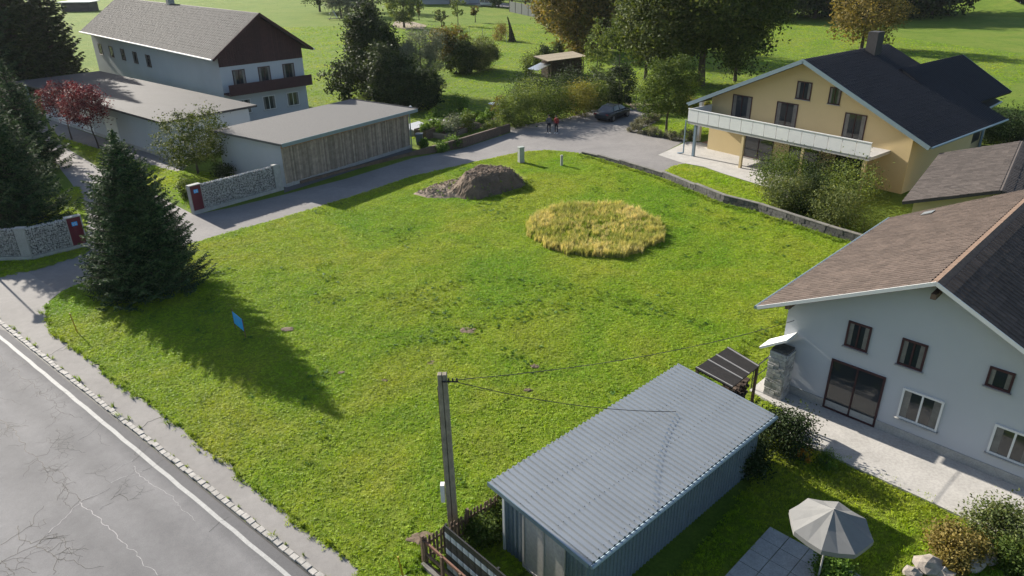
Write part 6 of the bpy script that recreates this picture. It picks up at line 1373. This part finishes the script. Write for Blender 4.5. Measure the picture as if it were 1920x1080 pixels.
# ---- two people on the driveway
def person(base, H, face, lb, top, leg, seed):
    t = thing('person', base, lb, 'person'); f = Vector((face[0], face[1], 0)).normalized(); s = Vector((-f.y, f.x, 0)); B = Vector((0, 0, 0)); k = H / 1.75; rg = random.Random(seed)
    J = {}; P = lambda sx, fy, z: (s * sx + f * fy + Vector((0, 0, z))) * k
    J['pel'] = (P(0, 0, .95), .135); J['waist'] = (P(0, .01, 1.12), .12); J['chest'] = (P(0, .01, 1.34), .145); J['neck'] = (P(0, .0, 1.48), .06); J['head'] = (P(0, .02, 1.56), .075); J['crown'] = (P(0, .02, 1.68), .088)
    for q, m in (('l', 1), ('r', -1)):
        J['sh' + q] = (P(.17 * m, 0, 1.41), .062); J['el' + q] = (P(.24 * m, -.02, 1.13), .045); J['wr' + q] = (P(.20 * m, .10, .90), .03)
        J['hip' + q] = (P(.09 * m, 0, .88), .095); J['kn' + q] = (P(.11 * m, .02, .49), .062); J['an' + q] = (P(.12 * m, -.02, .09), .042); J['to' + q] = (P(.13 * m, .14, .035), .035)
        for fi in range(5): J['f%d%s' % (fi, q)] = (P((.17 + .014 * fi) * m if fi < 4 else .165 * m, .13 + .01 * fi if fi < 4 else .17, .82 - .008 * (3 - fi) if fi < 4 else .86), .010)
    E_ = [('pel', 'waist'), ('waist', 'chest'), ('chest', 'neck'), ('neck', 'head'), ('head', 'crown')]
    for q in 'lr': E_ += [('chest', 'sh' + q), ('sh' + q, 'el' + q), ('el' + q, 'wr' + q), ('pel', 'hip' + q), ('hip' + q, 'kn' + q), ('kn' + q, 'an' + q), ('an' + q, 'to' + q)] + [('wr' + q, 'f%d%s' % (i, q)) for i in range(5)]
    nm = list(J); me = bpy.data.meshes.new('body'); me.from_pydata([tuple(J[n][0]) for n in nm], [(nm.index(a_), nm.index(c_)) for a_, c_ in E_], []); 
    for m_ in (M['skin'], top, leg): me.materials.append(m_)
    o = bpy.data.objects.new('body', me); COL.objects.link(o); o.parent = t; W[o.name] = W[t.name]
    md = o.modifiers.new('skin', 'SKIN'); sv = me.skin_vertices[0].data
    for i, n in enumerate(nm): sv[i].radius = (J[n][1] * k,) * 2; sv[i].use_root = (n == 'pel')
    md.use_smooth_shade = True; o.modifiers.new('sub', 'SUBSURF').levels = 1; o.modifiers['sub'].render_levels = 1
    dg = bpy.context.evaluated_depsgraph_get(); ev = o.evaluated_get(dg); nm_ = bpy.data.meshes.new_from_object(ev); o.modifiers.clear(); o.data = nm_
    for m_ in (M['skin'], top, leg):
        if m_.name not in [x.name for x in nm_.materials if x]: nm_.materials.append(m_)
    names = [x.name for x in nm_.materials]
    for p in nm_.polygons:
        z = p.center.z / k; r_ = abs(p.center.dot(s)) / k
        p.material_index = names.index(leg.name if z < .97 and r_ < .19 and z > .1 else top.name if (.97 <= z < 1.47 or (z > .92 and r_ > .19)) else M['skin'].name)
    for m in (-1, 1):
        b = MB(); q = W[t.name] + P(.125 * m, -.07, 0); b.quadbox(q - s * .045, s * .095, f * .27, (0, 0, .085)); b.build('shoe', M['white_paint'], t, bevel=.02)
    b = MB(); c0 = W[t.name] + P(0, .0, 1.60); 
    for i in range(7):
        z0_, z1_ = i / 7, (i + 1) / 7; b.cyl(c0 + Vector((0, 0, .16 * z0_ * k)), c0 + Vector((0, 0, .16 * z1_ * k)), .10 * math.sqrt(max(.02, 1 - z0_ ** 2)), .10 * math.sqrt(max(.02, 1 - z1_ ** 2)), n=10)
    b.build('hair', M['hair'], t, smooth=True)
    for (sx, z, r_) in ((.032, 1.615, .009), (-.032, 1.615, .009)): b = MB(); q = W[t.name] + P(sx, .098, z); b.cyl(q, q + f * .008, r_, n=6); b.build('eye', M['black'], t)
    b = MB(); q = W[t.name] + P(0, .095, 1.585); b.cyl(q + Vector((0, 0, .03)), q + f * .025, .008, .014, n=5); b.build('nose', M['skin'], t)
    return t
person(tuple(G(1029, 250)), 1.75, (.2, -1), 'person in a grey top and dark trousers, left of the two on the driveway', M['grey_cloth'], M['jeans'], 1)
person(tuple(G(1043, 250)), 1.70, (-.5, -1), 'person in a red top and dark trousers, right of the two on the driveway', M['red_cloth'], M['jeans'], 2)

r = Vector((.71, .704)).normalized(); a = Vector((r.y, -r.x))
# ---- front garden, bottom right
rg = random.Random(12); gpv = thing('paved_path', tuple(G(1540, 1060)), 'grey paved garden path of square slabs at the bottom of the frame', 'path'); gpv['kind'] = 'structure'; del gpv['category']
c0 = G(1470, 1000).xy
for i in range(9):
    for j in range(5):
        p = c0 + a * (i * .62 - .4) - r * (j * .62 + .1); b = MB(); b.quadbox(V3(p, .035 + rg.uniform(-.006, .006)), V3(a, 0) * .6, V3(-r, 0) * .6, (0, 0, .03)); b.build('slab', M['concrete'], gpv)
pc_ = G(1557, 985, 2.1); cv = thing('garden_parasol', (pc_.x, pc_.y, .06), 'pale grey garden parasol standing open above the paved path', 'parasol'); q = W[cv.name]
b = MB(); b.cyl(q, q + Vector((0, 0, 2.62)), .025, n=8); b.build('pole', M['batten'], cv); b = MB(); b.cyl(q, q + Vector((0, 0, .1)), .28, .24, n=14); b.build('base', M['concrete'], cv)
pm_ = mat('parasol_cloth', (.20, .20, .195), .85, var=.05)
for i in range(8):
    a0_, a1_ = 2 * pi * i / 8 + .2, 2 * pi * (i + 1) / 8 + .2; tp_ = q + Vector((0, 0, 2.6)); e0, e1 = (q + Vector((cos(z) * 1.05, sin(z) * 1.05, 2.05)) for z in (a0_, a1_)); md_ = (e0 + e1) / 2 + Vector((0, 0, -.03)); m0_, m1_ = tp_.lerp(e0, .5) + Vector((0, 0, -.02)), tp_.lerp(e1, .5) + Vector((0, 0, -.02)); mm_ = (m0_ + m1_) / 2 - Vector((0, 0, .03))
    b = MB(); b.face([tp_, m0_, mm_]); b.face([tp_, mm_, m1_]); b.face([m0_, e0, md_, mm_]); b.face([mm_, md_, e1, m1_]); dn = Vector((0, 0, -.14)); b.face([e0, e0 + dn, md_ + dn, md_]); b.face([md_, md_ + dn, e1 + dn, e1]); b.build('canopy_panel', pm_, cv)
    b = MB(); b.cyl(q + Vector((0, 0, 2.56)), e0 - Vector((0, 0, .03)), .012, n=4); b.build('rib', M['batten'], cv)
tc_ = thing('teal_bucket', tuple(G(1462, 690)), 'small teal bucket on the terrace beside the stone pillar', 'bucket'); q = W[tc_.name] + Vector((0, 0, .1)); b = MB(); b.cyl(q, q + Vector((0, 0, .3)), .12, .16, n=12); b.build('bucket', mat('teal_plastic', (.05, .42, .36), .5, var=.04), tc_)
for i, (x, y, s) in enumerate([(1742, 1066, .36), (1790, 1052, .30), (1768, 1078, .25), (1822, 1062, .30), (1850, 1050, .28), (1880, 1042, .34), (1710, 1078, .22)]):
    q = G(x, y); bm = bmesh.new(); bmesh.ops.create_icosphere(bm, subdivisions=2, radius=s); rr_ = random.Random(i)
    f1 = [rr_.uniform(1, 4) for _ in range(3)]
    for v in bm.verts: v.co *= 1 + .22 * sin(v.co.x * 7 * f1[0] + v.co.z * 5) * cos(v.co.y * 6 * f1[1]) ; v.co.z *= .7; v.co.x *= 1.2
    me = bpy.data.meshes.new('garden_rock'); bm.to_mesh(me); bm.free(); o = link('garden_rock', me, M['rock'], None, q + Vector((0, 0, s * .4)))
    tag(o, 'rough garden rock, %s of the row at the bottom right corner' % ('second from the left', 'fourth from the left', 'third from the left, lowest', 'fifth from the left', 'sixth from the left', 'rightmost', 'leftmost')[i], 'rock', 'rocks edging the bottom right bed')
shrub(G(1508, 862), .55, .25, 'small orange leaved seedling on the front lawn', M['flower'], 400, n=10, per=20, leaf=.06)
shrub(G(1550, 872), .35, .5, 'bright tuft of long grass beside the orange seedling', LF['veg'], 401, n=20, per=40, leaf=.09, asp=.2)
for i, (x, y, H, rr_, k, lb) in enumerate([(1470, 845, 1.6, .95, 'dark', 'dark round bush in the front garden near the shed'), (1395, 872, 1.0, .8, 'dark', 'low dark bush in the shade beside the metal shed'), (1790, 1035, .8, .7, 'autumn', 'dry brown shrub among the corner rocks'), (1870, 1020, 1.0, .9, 'hedge', 'mossy green bush behind the corner rocks'), (1905, 1062, .7, .6, 'green', 'green plant at the bottom right corner'), (1785, 1070, .5, .3, 'autumn', 'small orange flowering plant between the rocks'), (955, 975, 1.0, .55, 'green', 'garden weeds climbing between the picket fence and the shed'), (905, 1010, .8, .55, 'green', 'leafy weeds inside the fenced corner by the pole'), (1560, 1085, .5, .5, 'veg', 'light green plant at the bottom edge beside the path')]):
    shrub(G(x, y), H, rr_, lb, LF[k], 410 + i, n=40, per=70, leaf=.095)
st = thing('tree_stump', tuple(G(1903, 1040)), 'cut tree stump beside the corner rocks', 'tree stump'); q = W[st.name]; b = MB(); b.cyl(q, q + Vector((.02, 0, .55)), .16, .13, n=10); b.build('stump', M['bark'], st)

# bare spots in the lawn
rg = random.Random(31); b = MB()
for x, y, s in ((1003, 688, .16), (808, 682, .22), (878, 621, .3), (990, 733, .14), (790, 1010, .3), (722, 715, .12), (540, 618, .22), (640, 700, .12)):
    q = G(x, y); n = 11; k = len(b.v); b.v.append((q.x, q.y, .06))
    for rr_, z in ((.6, .06), (1.0, .035)):
        for i in range(n): an2 = 2 * pi * i / n; w_ = s * rr_ * rg.uniform(.75, 1.25); b.v.append((q.x + cos(an2) * w_ * 1.3, q.y + sin(an2) * w_, z + rg.uniform(-.01, .015)))
    for i in range(n): b.f.append((k, k + 1 + i, k + 1 + (i + 1) % n)); b.f.append((k + 1 + i, k + 1 + n + i, k + 1 + n + (i + 1) % n, k + 1 + (i + 1) % n))
o = b.build('bare_spots', M['soil']); structure(o)
# thin morning air
hz_, t_, b_ = newmat('haze_air'); t_.nodes.remove(b_); pv_ = t_.nodes.new('ShaderNodeVolumePrincipled'); pv_.inputs['Color'].default_value = (.86, .91, 1, 1); pv_.inputs['Density'].default_value = .00006; pv_.inputs['Anisotropy'].default_value = .35
t_.links.new(pv_.outputs[0], t_.nodes['Material Output'].inputs['Volume'])
hb_ = MB(); hb_.quadbox((-420, -60, -1), (840, 0, 0), (0, 560, 0), (0, 0, 31)); o = hb_.build('haze', hz_); o['kind'] = 'stuff'; tag(o, 'thin pale morning haze over the gardens and the far meadow', 'haze')
